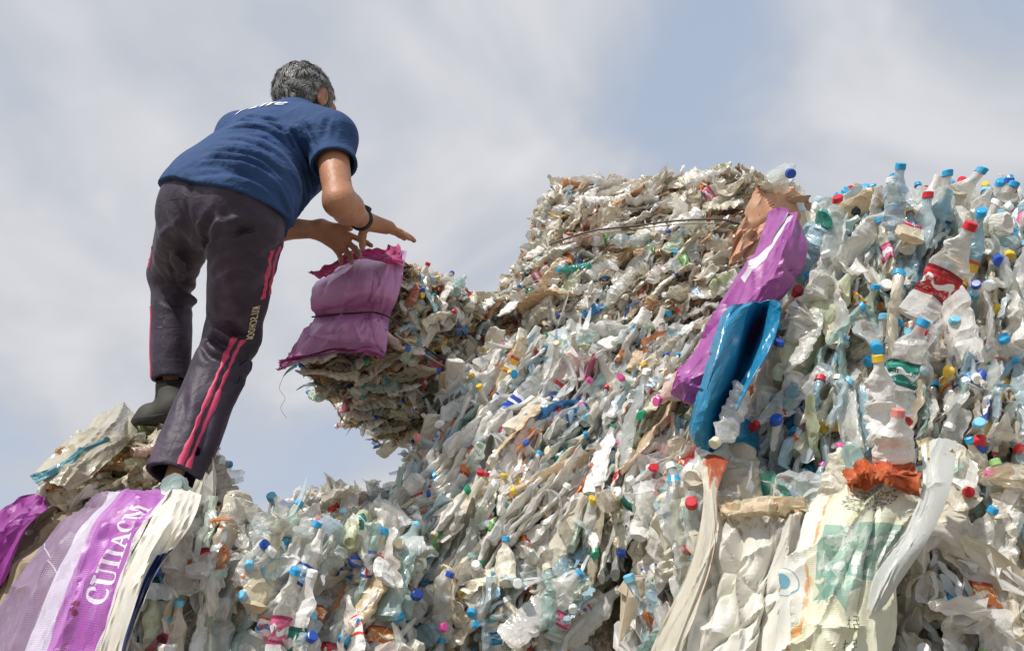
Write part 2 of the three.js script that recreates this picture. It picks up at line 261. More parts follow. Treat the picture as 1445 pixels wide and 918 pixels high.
function bale(o) {
  const S = baleSolid(o.corners, o.round || 9, o.lump ?? 0.03, o.seed), r = rng(o.seed * 1013 + 7);
  const base = V(0, 0, 0); for (const k of [2, 3, 6, 7]) base.addScaledVector(o.corners[k], 0.25); base.y = Math.min(...o.corners.map((c) => c.y));
  const t = thing('bale', o.label, 'bale', base, 'pressed bales of plastic waste');
  { // the pressed core
    const N = 14, pos = [], idx = [], uv = [];
    for (const f of ['front', 'left', 'right', 'top', 'bottom', 'back']) {
      const F = f === 'back' ? (x, y, d) => [-x, y, -d] : FACES[f], b0 = pos.length / 3;
      for (let j = 0; j <= N; j++) for (let i = 0; i <= N; i++) { const q = S(...F(i / N * 2 - 1, j / N * 2 - 1, 1).map((v) => v * (1 - 0.11 * (o.coreInset ?? 1)))); pos.push(q.x, q.y, q.z); uv.push(i / N * 0.5, j / N * 0.5); }
      const flip = f === 'bottom' || f === 'left' || f === 'right';
      for (let j = 0; j < N; j++) for (let i = 0; i < N; i++) { const a = b0 + j * (N + 1) + i, b = a + 1, c = a + N + 1, d = c + 1; flip ? idx.push(a, c, b, b, c, d) : idx.push(a, b, c, b, d, c); }
    }
    mesh('core', shifted(geo(pos, idx, uv), base), coreMat, t);
  }
  const inst = scrapGeos.map(() => []);
  const frustumOK = (p, m = 60) => { const z = -p.z, dx = p.x, dy = p.y - EYE.y; const cz = z * cP + dy * sP, cy = dy * cP - z * sP; const X = 722 + dx / cz * FPX, Y = 459 - cy / cz * FPX; return cz > 0.1 && X > -m && X < 1445 + m && Y > -m && Y < 918 + m; };
  let nb = 0, nf = 0; const extra = bottleVariants.map(() => []);
  for (const fc of o.faces) {
    const [x0, x1, y0, y1] = fc.range || [-1, 1, -1, 1], sc = fc.scale || o.scale || 1;
    const c0 = faceFrame(S, fc.face, (x0 + x1) / 2, (y0 + y1) / 2, 0), ex = S(...FACES[fc.face](x1, (y0 + y1) / 2, 1)).distanceTo(S(...FACES[fc.face](x0, (y0 + y1) / 2, 1))), ey = S(...FACES[fc.face]((x0 + x1) / 2, y1, 1)).distanceTo(S(...FACES[fc.face]((x0 + x1) / 2, y0, 1)));
    const th = (fc.angle ?? o.angle ?? 90) * Math.PI / 180, layers = fc.layers || [[0.0, 1], [0.035, 1]];
    for (const [inset, dens] of layers) {
      const sA = 0.135 * sc / Math.sqrt(dens), sB = 0.047 * sc / Math.sqrt(dens), D = Math.hypot(ex, ey) / 2 + 0.1, A = V(Math.cos(th), Math.sin(th), 0);
      for (let i = -Math.ceil(D / sA); i <= Math.ceil(D / sA); i++) for (let j = -Math.ceil(D / sB); j <= Math.ceil(D / sB); j++) {
        const aa = (i + (j & 1) * 0.5 + (r() - 0.5) * 0.7) * sA, bb = (j + (r() - 0.5) * 0.7) * sB;
        const mx = aa * A.x - bb * A.y, my = aa * A.y + bb * A.x, fx = (x0 + x1) / 2 + mx / ex * (x1 - x0), fy = (y0 + y1) / 2 + my / ey * (y1 - y0);
        const rr = [r(), r(), r(), r(), r(), r(), r(), r()];
        if (fx < x0 || fx > x1 || fy < y0 || fy > y1 || (fc.skip && fc.skip(fx, fy))) continue;
        const fr = faceFrame(S, fc.face, fx, fy, inset + (rr[0] - 0.5) * 0.045);
        if (!frustumOK(fr.p, 380)) continue; const seen = frustumOK(fr.p);
        const wave = nz(fr.p.x * 4 + o.seed, fr.p.y * 4, fr.p.z * 4) * (o.wave ?? 0.5);
        const an = th + wave + (rr[1] - 0.5) * (fc.jitter ?? o.jitter ?? 0.5);
        const out = rr[2] < (fc.out ?? o.out ?? 0.12);
        let ax = fr.tx.clone().multiplyScalar(Math.cos(an)).addScaledVector(fr.ty, Math.sin(an)).addScaledVector(fr.n, (rr[3] - 0.5) * 0.5);
        if (rr[4] < 0.42) ax.negate();
        if (out) ax = fr.n.clone().addScaledVector(fr.tx, (rr[3] - 0.5) * 1.3).addScaledVector(fr.ty, (rr[4] - 0.35) * 1.3);
        ax.normalize();
        let zz = fr.n.clone(); if (out) zz = fr.tx.clone(); zz.addScaledVector(ax, -zz.dot(ax)).normalize();
        const edge = rr[5] < (fc.edge ?? o.edge ?? 0.45); zz.applyAxisAngle(ax, edge ? Math.PI / 2 + (r() - 0.5) * 0.8 : (r() - 0.5) * 1.1);
        const xx = ax.clone().cross(zz), q = new THREE.Quaternion().setFromRotationMatrix(new THREE.Matrix4().makeBasis(xx, ax, zz));
        if (seen && rr[6] < (fc.film ?? o.film ?? 0.25)) {
          if (nf >= 290) continue; nf++;
          const m = mesh('plastic_film', filmGeos[Math.floor(r() * filmGeos.length)], (() => { const k = filmMats[pick(r, o.filmColors || [['white', 9], ['cream', 3], ['color', 0.4]])]; return k[Math.floor(r() * k.length)]; })(), t);
          m.position.copy(fr.p).sub(base); m.quaternion.copy(q); const s = mix(0.45, 0.95, r()) * sc * (o.filmScale || 1) * (filmMats.color.includes(m.material) || filmMats.brown.includes(m.material) ? 0.62 : 1); m.scale.set(s * mix(0.7, 1.1, r()), s * 1.15, s * 0.8);
          if (out) m.rotateX(1.2);
        } else {
                    const vs = o.flat ? flatVariants : bottleVariants, v = vs[Math.floor(r() * vs.length)], ms = petMats[pick(r, o.colors || [['clear', 8], ['milk', 4], ['blue', 2.4], ['tint', 1.2], ['dirty', 1.5], ['color', 0.35]])];
          const s = sc * mix(0.82, 1.12, r()), pos = fr.p.clone().sub(base); if (out) pos.addScaledVector(ax, -v.L * s * 0.32);
          const cap = rr[7] < (o.caps ?? 0.62) ? pick(r, o.capColors || [['azure', 5], ['sky', 3], ['blue', 3], ['white', 6], ['cream', 2], ['red', 1.6], ['pink', 1.2], ['green', 0.8], ['yellow', 0.9], ['magenta', 0.5], ['orange', 0.5], ['teal', 0.7], ['lime', 0.5]]) : null;
          const bm = ms[Math.floor(r() * ms.length)];
          if (nb >= 298 || !seen) { const st = o.stretch || 1; extra[bottleVariants.indexOf(v)].push([new THREE.Matrix4().compose(pos, q, V(s / Math.sqrt(st), s * st, s / Math.sqrt(st))), bm.color]); continue; } nb++;
          addBottle(t, r, { v, mat: bm, p: pos, q, s, cap, stretch: o.stretch, label: r() < (o.labels ?? 0.22) ? Math.floor(r() * labelMats.length) : null });
        }
      }
    }
    const area = ex * ey, nS = Math.round(area * (fc.scraps ?? o.scraps ?? 700) / (sc * sc));
    for (let k = 0; k < nS; k++) {
      const fx = mix(x0, x1, r()), fy = mix(y0, y1, r()); if (fc.skip && fc.skip(fx, fy)) { r(); continue; }
      const fr = faceFrame(S, fc.face, fx, fy, mix(-0.012, 0.07, r())); if (!frustumOK(fr.p, 380)) continue;
      const an = th + nz(fr.p.x * 4 + o.seed, fr.p.y * 4, fr.p.z * 4) * (o.wave ?? 0.5) + (r() - 0.5) * (o.scrapJitter ?? 0.9), ax = fr.tx.clone().multiplyScalar(Math.cos(an)).addScaledVector(fr.ty, Math.sin(an)).addScaledVector(fr.n, (r() - 0.5) * 0.5).normalize();
      const zz = fr.n.clone().addScaledVector(ax, -fr.n.dot(ax)).normalize().applyAxisAngle(ax, (r() - 0.5) * 3);
      const mat = new THREE.Matrix4().makeBasis(ax.clone().cross(zz), ax, zz), s = mix(0.7, 1.5, r() * r()) * sc * (o.scrapScale || 1);
      mat.scale(V(s, s * mix(0.9, 1.9, r()), s)); mat.setPosition(fr.p.sub(base)); inst[Math.floor(r() * 6)].push([mat, pick(r, o.scrapColors || SC_LIGHT)]);
    }
  }
  inst.forEach((list, k) => {
    if (!list.length) return; const im = new THREE.InstancedMesh(scrapGeos[k], scrapMat, list.length); im.name = 'plastic_scraps'; im.castShadow = im.receiveShadow = true; im.userData.kind = 'stuff';
    list.forEach(([m, c], i) => { im.setMatrixAt(i, m); im.setColorAt(i, lin(c)); }); t.add(im);
  });
  extra.forEach((list, k) => {
    if (!list.length) return; const im = new THREE.InstancedMesh(bottleVariants[k].g, extraMat, list.length); im.name = 'crushed_bottles'; im.castShadow = im.receiveShadow = true; im.userData.kind = 'stuff';
    list.forEach(([m, c], i) => { im.setMatrixAt(i, m); im.setColorAt(i, c); }); t.add(im);
  });
 facesList.push([nb, nf, extra.reduce((a, e) => a + e.length, 0)]);
  return { t, S, base };
}
const SC_LIGHT = [[0xfbfbf9, 9], [0xf1f2ee, 6], [0xe6e0d0, 3], [0xe8f3f7, 5], [0xbfb8a6, 1.6], [0x8f897a, 1.4], [0x5e5b52, 0.9], [0xa9d4ea, 1.3], [0xe8a070, 0.9], [0xc2e0c8, 0.9], [0xd24a4a, 0.35], [0xeac84c, 0.5], [0x3c84cc, 0.6], [0xc98a4c, 0.6]];
const SC_BROWN = [[0xf0e9da, 7], [0xe2d3b8, 5], [0xcbb08a, 3], [0xb0977a, 1.5], [0xf8f5ee, 7], [0xd99c70, 1.4], [0x8faa8c, 0.5], [0x4a7cc0, 0.4], [0xcc5848, 0.3], [0xe2bf60, 0.4], [0xcfe0e4, 1.5]];
const SC_OLIVE = [[0xbfb48e, 6], [0x968b66, 4], [0xd9d0b4, 5], [0x726c4c, 2.4], [0xeae4d6, 4], [0x6f9490, 1.4], [0xb07e52, 1.8], [0x3f78a8, 0.6], [0xc04a3c, 0.5], [0xdcb452, 0.8]];

const back = (p, dz, dy = 0, dx = 0) => V(p.x + dx, p.y + dy, p.z - dz);
const corner = (f, b) => [...f, ...b];
// front left bale, its left face wrapped in a printed sack
const baleA = bale({
  seed: 11, label: 'lower left bale of clear bottles with printed purple sack, under the front foot',
  corners: [at(238, 700, 2.28), at(600, 768, 2.45), ground0(-30, 2.16), ground0(600, 2.36), at(-60, 790, 2.75), at(560, 752, 3.15), ground0(-420, 2.75), ground0(560, 3.1)],
  angle: 86, jitter: 0.36, wave: 0.25, out: 0.12, edge: 0.35, film: 0.14, round: 9, lump: 0.025, scraps: 330, scale: 0.9, stretch: 1.15, filmScale: 1.1, caps: 0.7, labels: 0.45,
  capColors: [['azure', 6], ['sky', 4], ['blue', 4], ['white', 4], ['cream', 1], ['red', 1], ['navy', 1], ['yellow', 0.4]],
  faces: [{ face: 'front', range: [-0.97, 1, -0.6, 1], layers: [[0.01, 0.95], [0.045, 0.9]] }, { face: 'top', range: [-1, 1, -1, 0.6], angle: 70, film: 0.5, layers: [[-0.01, 0.8]], scraps: 400 }],
});
// left rear bale, darker, under the rear foot
const baleB = bale({
  seed: 23, label: 'dirty olive bale at the far left, under the rear shoe',
  corners: [at(52, 680, 2.5), at(318, 650, 2.6), ground0(0, 2.45), ground0(345, 2.6), at(150, 590, 2.95), at(285, 584, 2.95), ground0(40, 3.2), ground0(345, 3.2)],
  angle: 28, jitter: 0.7, out: 0.04, edge: 0.5, film: 0.25, scale: 0.62, filmScale: 1.2, round: 7, scraps: 900, caps: 0.35, labels: 0.1, scrapColors: SC_OLIVE,
  colors: [['dirty', 8], ['milk', 1], ['clear', 2], ['tint', 3], ['brown', 1.6]], filmColors: [['cream', 3], ['white', 1.5], ['brown', 3]],
  faces: [{ face: 'front', range: [-1, 1, 0.1, 1] }, { face: 'top', angle: 40 }, { face: 'right', range: [-1, 1, 0.3, 1], layers: [[0, 0.8]] }],
});
// white film bale behind, in the gap
const baleI = bale({
  seed: 31, label: 'low bale of loose white film in the gap left of the slanting stack',
  corners: [at(392, 712, 2.95), at(560, 700, 2.95), ground0(392, 2.9), ground0(560, 2.9), at(420, 702, 3.6), at(560, 700, 3.6), ground0(420, 3.6), ground0(560, 3.6)],
  angle: 20, jitter: 1.4, out: 0.25, film: 0.6, scale: 0.85, round: 6, scraps: 450, caps: 0.7,
  faces: [{ face: 'front', range: [-1, 1, 0.2, 1] }, { face: 'top' }, { face: 'left', range: [-1, 1, 0.4, 1], layers: [[0, 0.7]] }],
});
// lower middle bale, mostly film
const baleE = bale({
  seed: 41, label: 'lower middle bale of creamy crumpled film below the slanting stack',
  corners: [at(530, 772, 2.66), at(838, 772, 2.54), ground0(520, 2.55), ground0(836, 2.48), at(535, 772, 3.5), at(1040, 740, 3.1), ground0(535, 3.5), ground0(1040, 3.1)],
  angle: 62, jitter: 1.1, out: 0.2, edge: 0.35, film: 0.26, round: 6, scraps: 700, caps: 0.8, scale: 0.74, filmColors: [['white', 8], ['cream', 3], ['brown', 0.9], ['color', 1]],
  faces: [{ face: 'front', range: [-1, 1, -0.6, 1], layers: [[0, 1.1], [0.04, 1]] }, { face: 'top', range: [-1, 1, -1, 0] }],
});
// the slanting middle stack
const baleD = bale({
  seed: 53, label: 'large middle bale of pale bottles pressed in slanting layers',
  corners: [at(664, 507, 3.0), at(1080, 454, 2.86), at(520, 790, 2.66), at(928, 778, 2.52), at(718, 492, 3.75), at(1060, 462, 3.7), at(560, 770, 3.5), at(960, 770, 3.4)],
  angle: 60, jitter: 0.14, wave: 0.16, stretch: 1.5, scrapJitter: 0.3, out: 0.1, edge: 0.78, film: 0.07, flat: true, round: 8, lump: 0.03, scraps: 800, caps: 0.7, scale: 0.76, scrapScale: 1.35, labels: 0.16,
  colors: [['clear', 6], ['milk', 8], ['blue', 1.4], ['tint', 1.3], ['dirty', 1.2], ['color', 0.35]],
  capColors: [['white', 6], ['azure', 3], ['blue', 2.6], ['sky', 2], ['red', 2.2], ['pink', 2], ['green', 1], ['yellow', 0.9], ['cream', 2], ['teal', 0.8], ['lime', 0.6], ['salmon', 0.8]],
  faces: [{ face: 'front', layers: [[0, 1.15], [0.035, 0.8]] }, { face: 'top', range: [-1, 1, -1, -0.2], angle: 60, out: 0.4, layers: [[0, 0.8]] }, { face: 'left', angle: 60, layers: [[0, 0.7]] }],
});
// the overhanging bale that the man holds
const baleC = bale({
  seed: 61, label: 'overhanging bale wrapped in a lilac sack, held by the person',
  corners: [at(440, 392, 2.9), at(574, 358, 2.85), at(396, 508, 2.86), at(545, 498, 2.8), at(560, 440, 3.6), at(722, 432, 3.5), at(528, 648, 3.7), at(680, 600, 3.6)],
  angle: 40, jitter: 1.0, out: 0.16, edge: 0.55, film: 0.14, round: 9, lump: 0.035, scraps: 1200, caps: 0.5, scale: 0.6, scrapColors: SC_OLIVE, scrapScale: 0.95, labels: 0.12,
  colors: [['dirty', 4], ['clear', 6], ['milk', 3], ['tint', 2.5], ['blue', 1.5], ['brown', 1.2], ['color', 0.9]], filmColors: [['cream', 2], ['white', 1], ['brown', 4], ['color', 0.8]],
  capColors: [['blue', 3], ['azure', 2], ['red', 1.4], ['teal', 1], ['yellow', 1], ['white', 2], ['green', 1]],
  faces: [{ face: 'right', angle: 35, layers: [[0, 0.95]] }, { face: 'bottom', angle: 20, jitter: 0.8, layers: [[0, 0.62]] }, { face: 'top', layers: [[0, 0.5]] }],
});
// the bale on top
const baleF = bale({
  seed: 71, label: 'topmost brownish bale of finely crushed plastic with a strap round its middle',
  corners: [at(772, 272, 3.4), at(1075, 240, 3.25), at(690, 450, 3.36), at(1050, 466, 3.16), at(800, 290, 4.2), at(1165, 300, 4.0), at(730, 500, 4.2), at(1150, 490, 4.0)],
  angle: 35, jitter: 1.1, out: 0.14, edge: 0.5, film: 0.3, round: 10, lump: 0.03, scraps: 1400, caps: 0.3, scale: 0.66, scrapColors: SC_BROWN, scrapScale: 0.85, labels: 0.1,
  colors: [['milk', 5], ['clear', 7], ['dirty', 3], ['brown', 1.2], ['tint', 1.5], ['color', 0.3]], filmColors: [['white', 5], ['cream', 5], ['brown', 3], ['color', 0.3]],
  capColors: [['blue', 4], ['azure', 2], ['white', 3], ['red', 0.7], ['navy', 1]],
  faces: [{ face: 'front', layers: [[0, 1]] }, { face: 'top', range: [-1, 1, -1, 0.2], layers: [[-0.01, 0.6]] }, { face: 'bottom', range: [-1, 1, 0, 1], layers: [[0, 0.4]] }, { face: 'left', layers: [[0, 0.5]] }, { face: 'right', range: [-1, 1, 0.2, 1], layers: [[0, 0.5]] }],
});
// right hand stack, upper
const baleG = bale({
  seed: 83, label: 'upper right bale of clear bottles with many sky blue caps',
  corners: [at(1165, 308, 2.4), at(1520, 300, 2.32), at(1060, 668, 2.28), at(1520, 650, 2.14), at(1170, 300, 3.2), at(1540, 300, 3.1), at(1050, 640, 3.1), at(1540, 640, 3.0)],
  angle: 76, jitter: 0.28, wave: 0.22, stretch: 1.3, scale: 0.9, flat: true, out: 0.2, edge: 0.66, film: 0.08, round: 9, lump: 0.035, scraps: 350, caps: 0.78, labels: 0.26,
  colors: [['clear', 9], ['milk', 1.6], ['blue', 4], ['tint', 0.8], ['dirty', 1.3], ['color', 0.25]],
  capColors: [['azure', 11], ['sky', 4], ['blue', 3], ['red', 3], ['white', 2], ['yellow', 0.8], ['black', 0.3]],
  faces: [{ face: 'front', layers: [[0, 0.95], [0.045, 0.9]] }, { face: 'top', range: [-1, 1, -1, 0.3], out: 0.75, layers: [[-0.03, 1]] }, { face: 'left', layers: [[0, 0.7]] }],
});
// right hand stack, lower
const baleH = bale({
  seed: 97, label: 'lower right bale with yellowed rice sacks pressed into its front',
  corners: [at(952, 680, 2.27), at(1520, 640, 2.1), ground0(858, 2.22), ground0(1540, 2.0), at(930, 650, 3.1), at(1540, 640, 3.0), ground0(880, 3.1), ground0(1560, 3.0)],
  angle: 80, jitter: 0.7, out: 0.18, edge: 0.3, film: 0.3, scale: 0.9, filmScale: 1.25, round: 11, lump: 0.03, scraps: 450, caps: 0.75, labels: 0.2,
  capColors: [['azure', 4], ['sky', 3], ['white', 4], ['red', 2], ['lime', 1], ['pink', 1], ['yellow', 1.2], ['orange', 0.7], ['cream', 1]],
  faces: [{ face: 'front', range: [-1, 1, -0.6, 1], layers: [[0, 0.9], [0.045, 0.9]] }, { face: 'top', range: [-1, 1, -1, 0.4], layers: [[-0.01, 0.9]], out: 0.3 }, { face: 'left', range: [-1, 1, -0.2, 1], layers: [[0, 0.8]] }],
});
// ---------------------------------------------------------------- sacks, sheets, straps
function cr(a, b, c, d, t) { const t2 = t * t, t3 = t2 * t; return 0.5 * (2 * b + (c - a) * t + (2 * a - 5 * b + 4 * c - d) * t2 + (3 * b - a - 3 * c + d) * t3); }
// rows: rows of points, top to bottom, left to right; a soft sheet through them with wrinkles and frayed edges
function sheetGeo(rows, { nu = 40, nv = 60, wr = 0.006, wf = 16, seed = 1, along = 1, fray = 0.006, thick = 0.002, fn = null, creases = 46 } = {}) {
  const R = rows.length, C = rows[0].length, pts = rows.map((r) => r.map((p) => (p.isVector3 ? p : at(...p))));
  const g = (i, j) => pts[clamp(i, 0, R - 1)][clamp(j, 0, C - 1)];
  const S = (u, v) => {
    const x = u * (C - 1), y = v * (R - 1), j = Math.min(C - 2, Math.floor(x)), i = Math.min(R - 2, Math.floor(y)), fx = x - j, fy = y - i, o = V(0, 0, 0);
    for (const k of ['x', 'y', 'z']) { const q = [-1, 0, 1, 2].map((di) => cr(g(i + di, j - 1)[k], g(i + di, j)[k], g(i + di, j + 1)[k], g(i + di, j + 2)[k], fx)); o[k] = cr(...q, fy); }
    return o;
  };
  const rc = rng(seed * 31 + 2), cre = [...Array(creases)].map(() => { const an = (rc() < 0.62 ? 0 : Math.PI / 2) + (rc() - 0.5) * 1.3; return { u: rc(), v: rc(), nx: Math.cos(an), ny: Math.sin(an), w: mix(0.012, 0.07, rc() * rc()), a: (rc() < 0.4 ? -1 : 1) * mix(0.3, 1.1, rc()), l: mix(0.06, 0.4, rc()), b: (rc() - 0.5) * 1.6 }; });
  const P = [], N = [];
  for (let j = 0; j <= nv; j++) for (let i = 0; i <= nu; i++) {
    let u = i / nu, v = j / nv; const e = 0.004;
    if (i === 0) u += fray * (3 * nz(v * 14, seed, 1) + 2 * nz(v * 46, seed, 7) + 1); if (i === nu) u -= fray * (3 * nz(v * 14, seed, 2) + 2 * nz(v * 46, seed, 8) + 1);
    if (j === 0) v += fray * (3 * nz(u * 14, seed, 3) + 2 * nz(u * 46, seed, 9) + 1); if (j === nv) v -= fray * (3 * nz(u * 14, seed, 4) + 2 * nz(u * 46, seed, 6) + 1);
    u = clamp(u); v = clamp(v);
    const p = S(u, v), a = S(clamp(u + e), v).sub(S(clamp(u - e), v)), b = S(u, clamp(v + e)).sub(S(u, clamp(v - e))), n = b.cross(a).normalize();
    if (n.z < 0) n.negate();
    let h = wr * 0.7 * nz(p.x * 7 + seed, p.y * 7, p.z * 7);
    for (const c of cre) { const s0 = (u - c.u) * c.nx + (v - c.v) * c.ny, l0 = -(u - c.u) * c.ny + (v - c.v) * c.nx, sw = s0 + c.b * l0 * l0 + 0.012 * nz(l0 * 9, c.u * 9, seed); h += wr * c.a * Math.exp(-Math.abs(sw) / c.w) * Math.exp(-((l0 / c.l) ** 4)); }
    if (fn) h += fn(u, v);
    P.push(p.addScaledVector(n, h)); N.push(n);
  }
  const pos = [], uv = [], idx = [], w = nu + 1, M = P.length;
  for (const s of [1, -1]) P.forEach((p, k) => { const n = N[k]; pos.push(p.x + n.x * thick * s / 2, p.y + n.y * thick * s / 2, p.z + n.z * thick * s / 2); uv.push((k % w) / nu, 1 - Math.floor(k / w) / nv); });
  for (let j = 0; j < nv; j++) for (let i = 0; i < nu; i++) { const a = j * w + i, b = a + 1, c = a + w, d = c + 1; idx.push(a, c, b, b, c, d, a + M, b + M, c + M, b + M, d + M, c + M); }
  const edge = []; for (let i = 0; i < nu; i++) edge.push([i, i + 1], [nv * w + i + 1, nv * w + i]); for (let j = 0; j < nv; j++) edge.push([(j + 1) * w, j * w], [j * w + nu, (j + 1) * w + nu]);
  for (const [a, b] of edge) idx.push(a, b, a + M, b, b + M, a + M);
  return toCreasedNormals(geo(pos, idx, uv), 0.5);
}
const weave = noiseTex(128, (u, v) => { const k = 0.5 + 0.25 * Math.sin(u * 6.283 * 16) + 0.25 * Math.sin(v * 6.283 * 16); return [k, k, k]; });
weave.repeat.set(10, 10);
const SACK = (o) => phy({ roughness: 0.42, clearcoat: 0.25, clearcoatRoughness: 0.3, transmission: 0.12, thickness: 0, bumpMap: weave, bumpScale: 0.0005, ...o });
function stain(x, w, h, seed, cols, n, rad) { const r = rng(seed); for (let k = 0; k < n * 3; k++) { x.globalAlpha = 0.03 + r() * 0.09; x.fillStyle = cols[Math.floor(r() * cols.length)]; x.beginPath(); const X = r() * w, Y = r() * h, R0 = rad * (0.15 + 0.6 * r() * r()), e = 0.6 + r() * 1.6; for (let a = 0; a < 14; a++) { const q = R0 * (0.55 + 0.9 * r()); x.lineTo(X + Math.cos(a * 0.449) * q, Y + Math.sin(a * 0.449) * q * e); } x.fill(); } x.globalAlpha = 1; }
function child(bl, name, g, m, label) { const o = mesh(name, shifted(g, bl.base), m, bl.t); if (label) o.userData.label = label; return o; }

{ // printed purple sack on the left face of the front bale
  const tex = canvasTex(1024, 1536, (x, w, h) => {
    x.fillStyle = '#8f7590'; x.fillRect(0, 0, w, h);
    const edge = (u0, col) => { x.fillStyle = col; x.beginPath(); x.moveTo(u0(0) * w, 0); for (let k = 0; k <= 40; k++) x.lineTo((u0(k / 40) + 0.008 * nz(k * 0.6, u0(0) * 9, 1)) * w, k / 40 * h); x.lineTo(w, h); x.lineTo(w, 0); x.fill(); };
    edge((v) => 0.46 - 0.06 * v, '#d9cfe2'); edge((v) => 0.56 + 0.03 * v, '#c67fcb'); edge((v) => 0.63 + 0.02 * v, '#b45cb8'); edge((v) => 0.945, '#f1ece6');
    x.save(); x.translate(0.80 * w, 0.575 * h); x.rotate(-Math.PI / 2 + 0.02); x.fillStyle = '#f8f2fa'; x.textAlign = 'center'; x.textBaseline = 'middle'; x.font = 'bold 172px serif'; x.scale(0.72, 1.05); x.fillText('CUIIACM', 330, 30); x.font = '58px serif'; x.restore();
    x.save(); x.translate(0.685 * w, 0.78 * h); x.rotate(-Math.PI / 2); x.fillStyle = '#e2cfe8'; x.font = '46px serif'; x.textAlign = 'center'; x.fillText('nnnuun', 0, 0); x.font = '26px serif'; x.fillText('Unu nuunu', -40, -46); x.fillText('Unu', 330, -30); x.restore();
    x.strokeStyle = '#ded4e4'; x.lineWidth = 5; x.beginPath(); x.moveTo(0.12 * w, 0.33 * h); x.lineTo(0.44 * w, 0.5 * h); x.stroke();
    stain(x, w, h, 5, ['#7a5c6e', '#ffffff', '#a98b78', '#c79bd0', '#6d3f60'], 420, 60);
    const r = rng(8); for (let k = 0; k < 260; k++) { x.globalAlpha = 0.25; x.strokeStyle = r() < 0.5 ? '#f6eef8' : '#7c5a78'; x.lineWidth = 1 + r() * 1.5; const X = r() * w, Y = r() * h; x.beginPath(); x.moveTo(X, Y); x.lineTo(X + (r() - 0.5) * 60, Y + (r() - 0.5) * 160); x.stroke(); } x.globalAlpha = 1;
    x.fillStyle = '#7c2440'; x.globalAlpha = 0.75; for (let k = 0; k < 14; k++) { x.beginPath(); x.ellipse((0.68 + r() * 0.06) * w, (0.60 + r() * 0.035) * h, 6 + r() * 18, 4 + r() * 14, r() * 3, 0, 6.3); x.fill(); } x.globalAlpha = 1;
  });
  const rows = [
    [[128, 716, 2.56], [140, 700, 2.44], [185, 692, 2.36], [246, 690, 2.30]],
    [[108, 728, 2.46], [132, 714, 2.36], [176, 702, 2.28], [238, 697, 2.23]],
    [[55, 775, 2.40], [96, 752, 2.30], [148, 742, 2.23], [207, 742, 2.18]],
    [[10, 840, 2.36], [62, 815, 2.26], [122, 805, 2.19], [178, 806, 2.15]],
    [[-30, 915, 2.34], [30, 895, 2.23], [92, 885, 2.16], [148, 892, 2.12]],
    [[-60, 1010, 2.33], [2, 995, 2.21], [62, 985, 2.15], [116, 995, 2.11]],
    [[-120, 1200, 2.32], [-50, 1190, 2.20], [20, 1190, 2.14], [70, 1195, 2.10]],
  ];
  child(baleA, 'sack', sheetGeo(rows, { nu: 60, nv: 90, wr: 0.012, wf: 9, seed: 3 }), SACK({ map: tex }), 'purple, white and mauve woven sack printed with white letters');
  // the loose bright flap and the tan cloth at the far left
  child(baleA, 'sack_flap', sheetGeo([[[-60, 760, 2.5], [20, 712, 2.5], [58, 694, 2.5], [70, 716, 2.45]], [[-60, 800, 2.47], [5, 752, 2.46], [36, 724, 2.44], [62, 722, 2.40]], [[-70, 850, 2.44], [-20, 800, 2.44], [14, 768, 2.42], [34, 750, 2.38]], [[-90, 960, 2.42], [-50, 900, 2.42], [-20, 850, 2.4], [-2, 820, 2.36]]], { nu: 40, nv: 50, wr: 0.016, wf: 14, seed: 6 }), SACK({ color: 0x9c2f96 }), 'bright magenta sack flap');
  child(baleA, 'tan_cloth', sheetGeo([[[60, 720, 2.6], [90, 715, 2.56], [135, 714, 2.52]], [[20, 765, 2.5], [48, 752, 2.47], [98, 738, 2.44]], [[-20, 830, 2.46], [6, 815, 2.42], [46, 795, 2.38]], [[-60, 930, 2.44], [-32, 910, 2.4], [8, 880, 2.36]], [[-110, 1080, 2.44], [-80, 1060, 2.4], [-20, 1040, 2.36]]], { nu: 40, nv: 70, wr: 0.014, wf: 22, seed: 7 }), SACK({ color: 0xb5a184, roughness: 0.8, clearcoat: 0 }), 'tan cloth fold');
  // pale film strip beside the sack edge
  const pale = canvasTex(256, 512, (x, w, h) => { x.fillStyle = '#efe9dc'; x.fillRect(0, 0, w, h); stain(x, w, h, 12, ['#c9b490', '#ffffff', '#dccfb4'], 200, 30); x.fillStyle = '#26305e'; x.beginPath(); x.moveTo(w * 0.62, h * 0.43); x.lineTo(w, h * 0.40); x.lineTo(w * 0.9, h * 0.75); x.lineTo(w * 0.75, h); x.lineTo(w * 0.62, h); x.fill(); });
  child(baleA, 'film_strip', sheetGeo([[[240, 690, 2.28], [262, 692, 2.242], [285, 698, 2.22]], [[212, 735, 2.18], [240, 735, 2.162], [270, 738, 2.16]], [[180, 800, 2.14], [205, 802, 2.127], [224, 802, 2.13]], [[152, 880, 2.11], [176, 882, 2.107], [190, 884, 2.12]], [[120, 990, 2.1], [144, 992, 2.102], [160, 992, 2.12]]], { nu: 24, nv: 70, wr: 0.012, wf: 15, seed: 9, creases: 18 }), FILM(0xffffff, 0.2, 0.4), 'pale cream film strip');
  baleA.t.children[baleA.t.children.length - 1].material = phy({ map: pale, roughness: 0.4, transmission: 0.15, thickness: 0, clearcoat: 0.6, clearcoatRoughness: 0.2 });
}
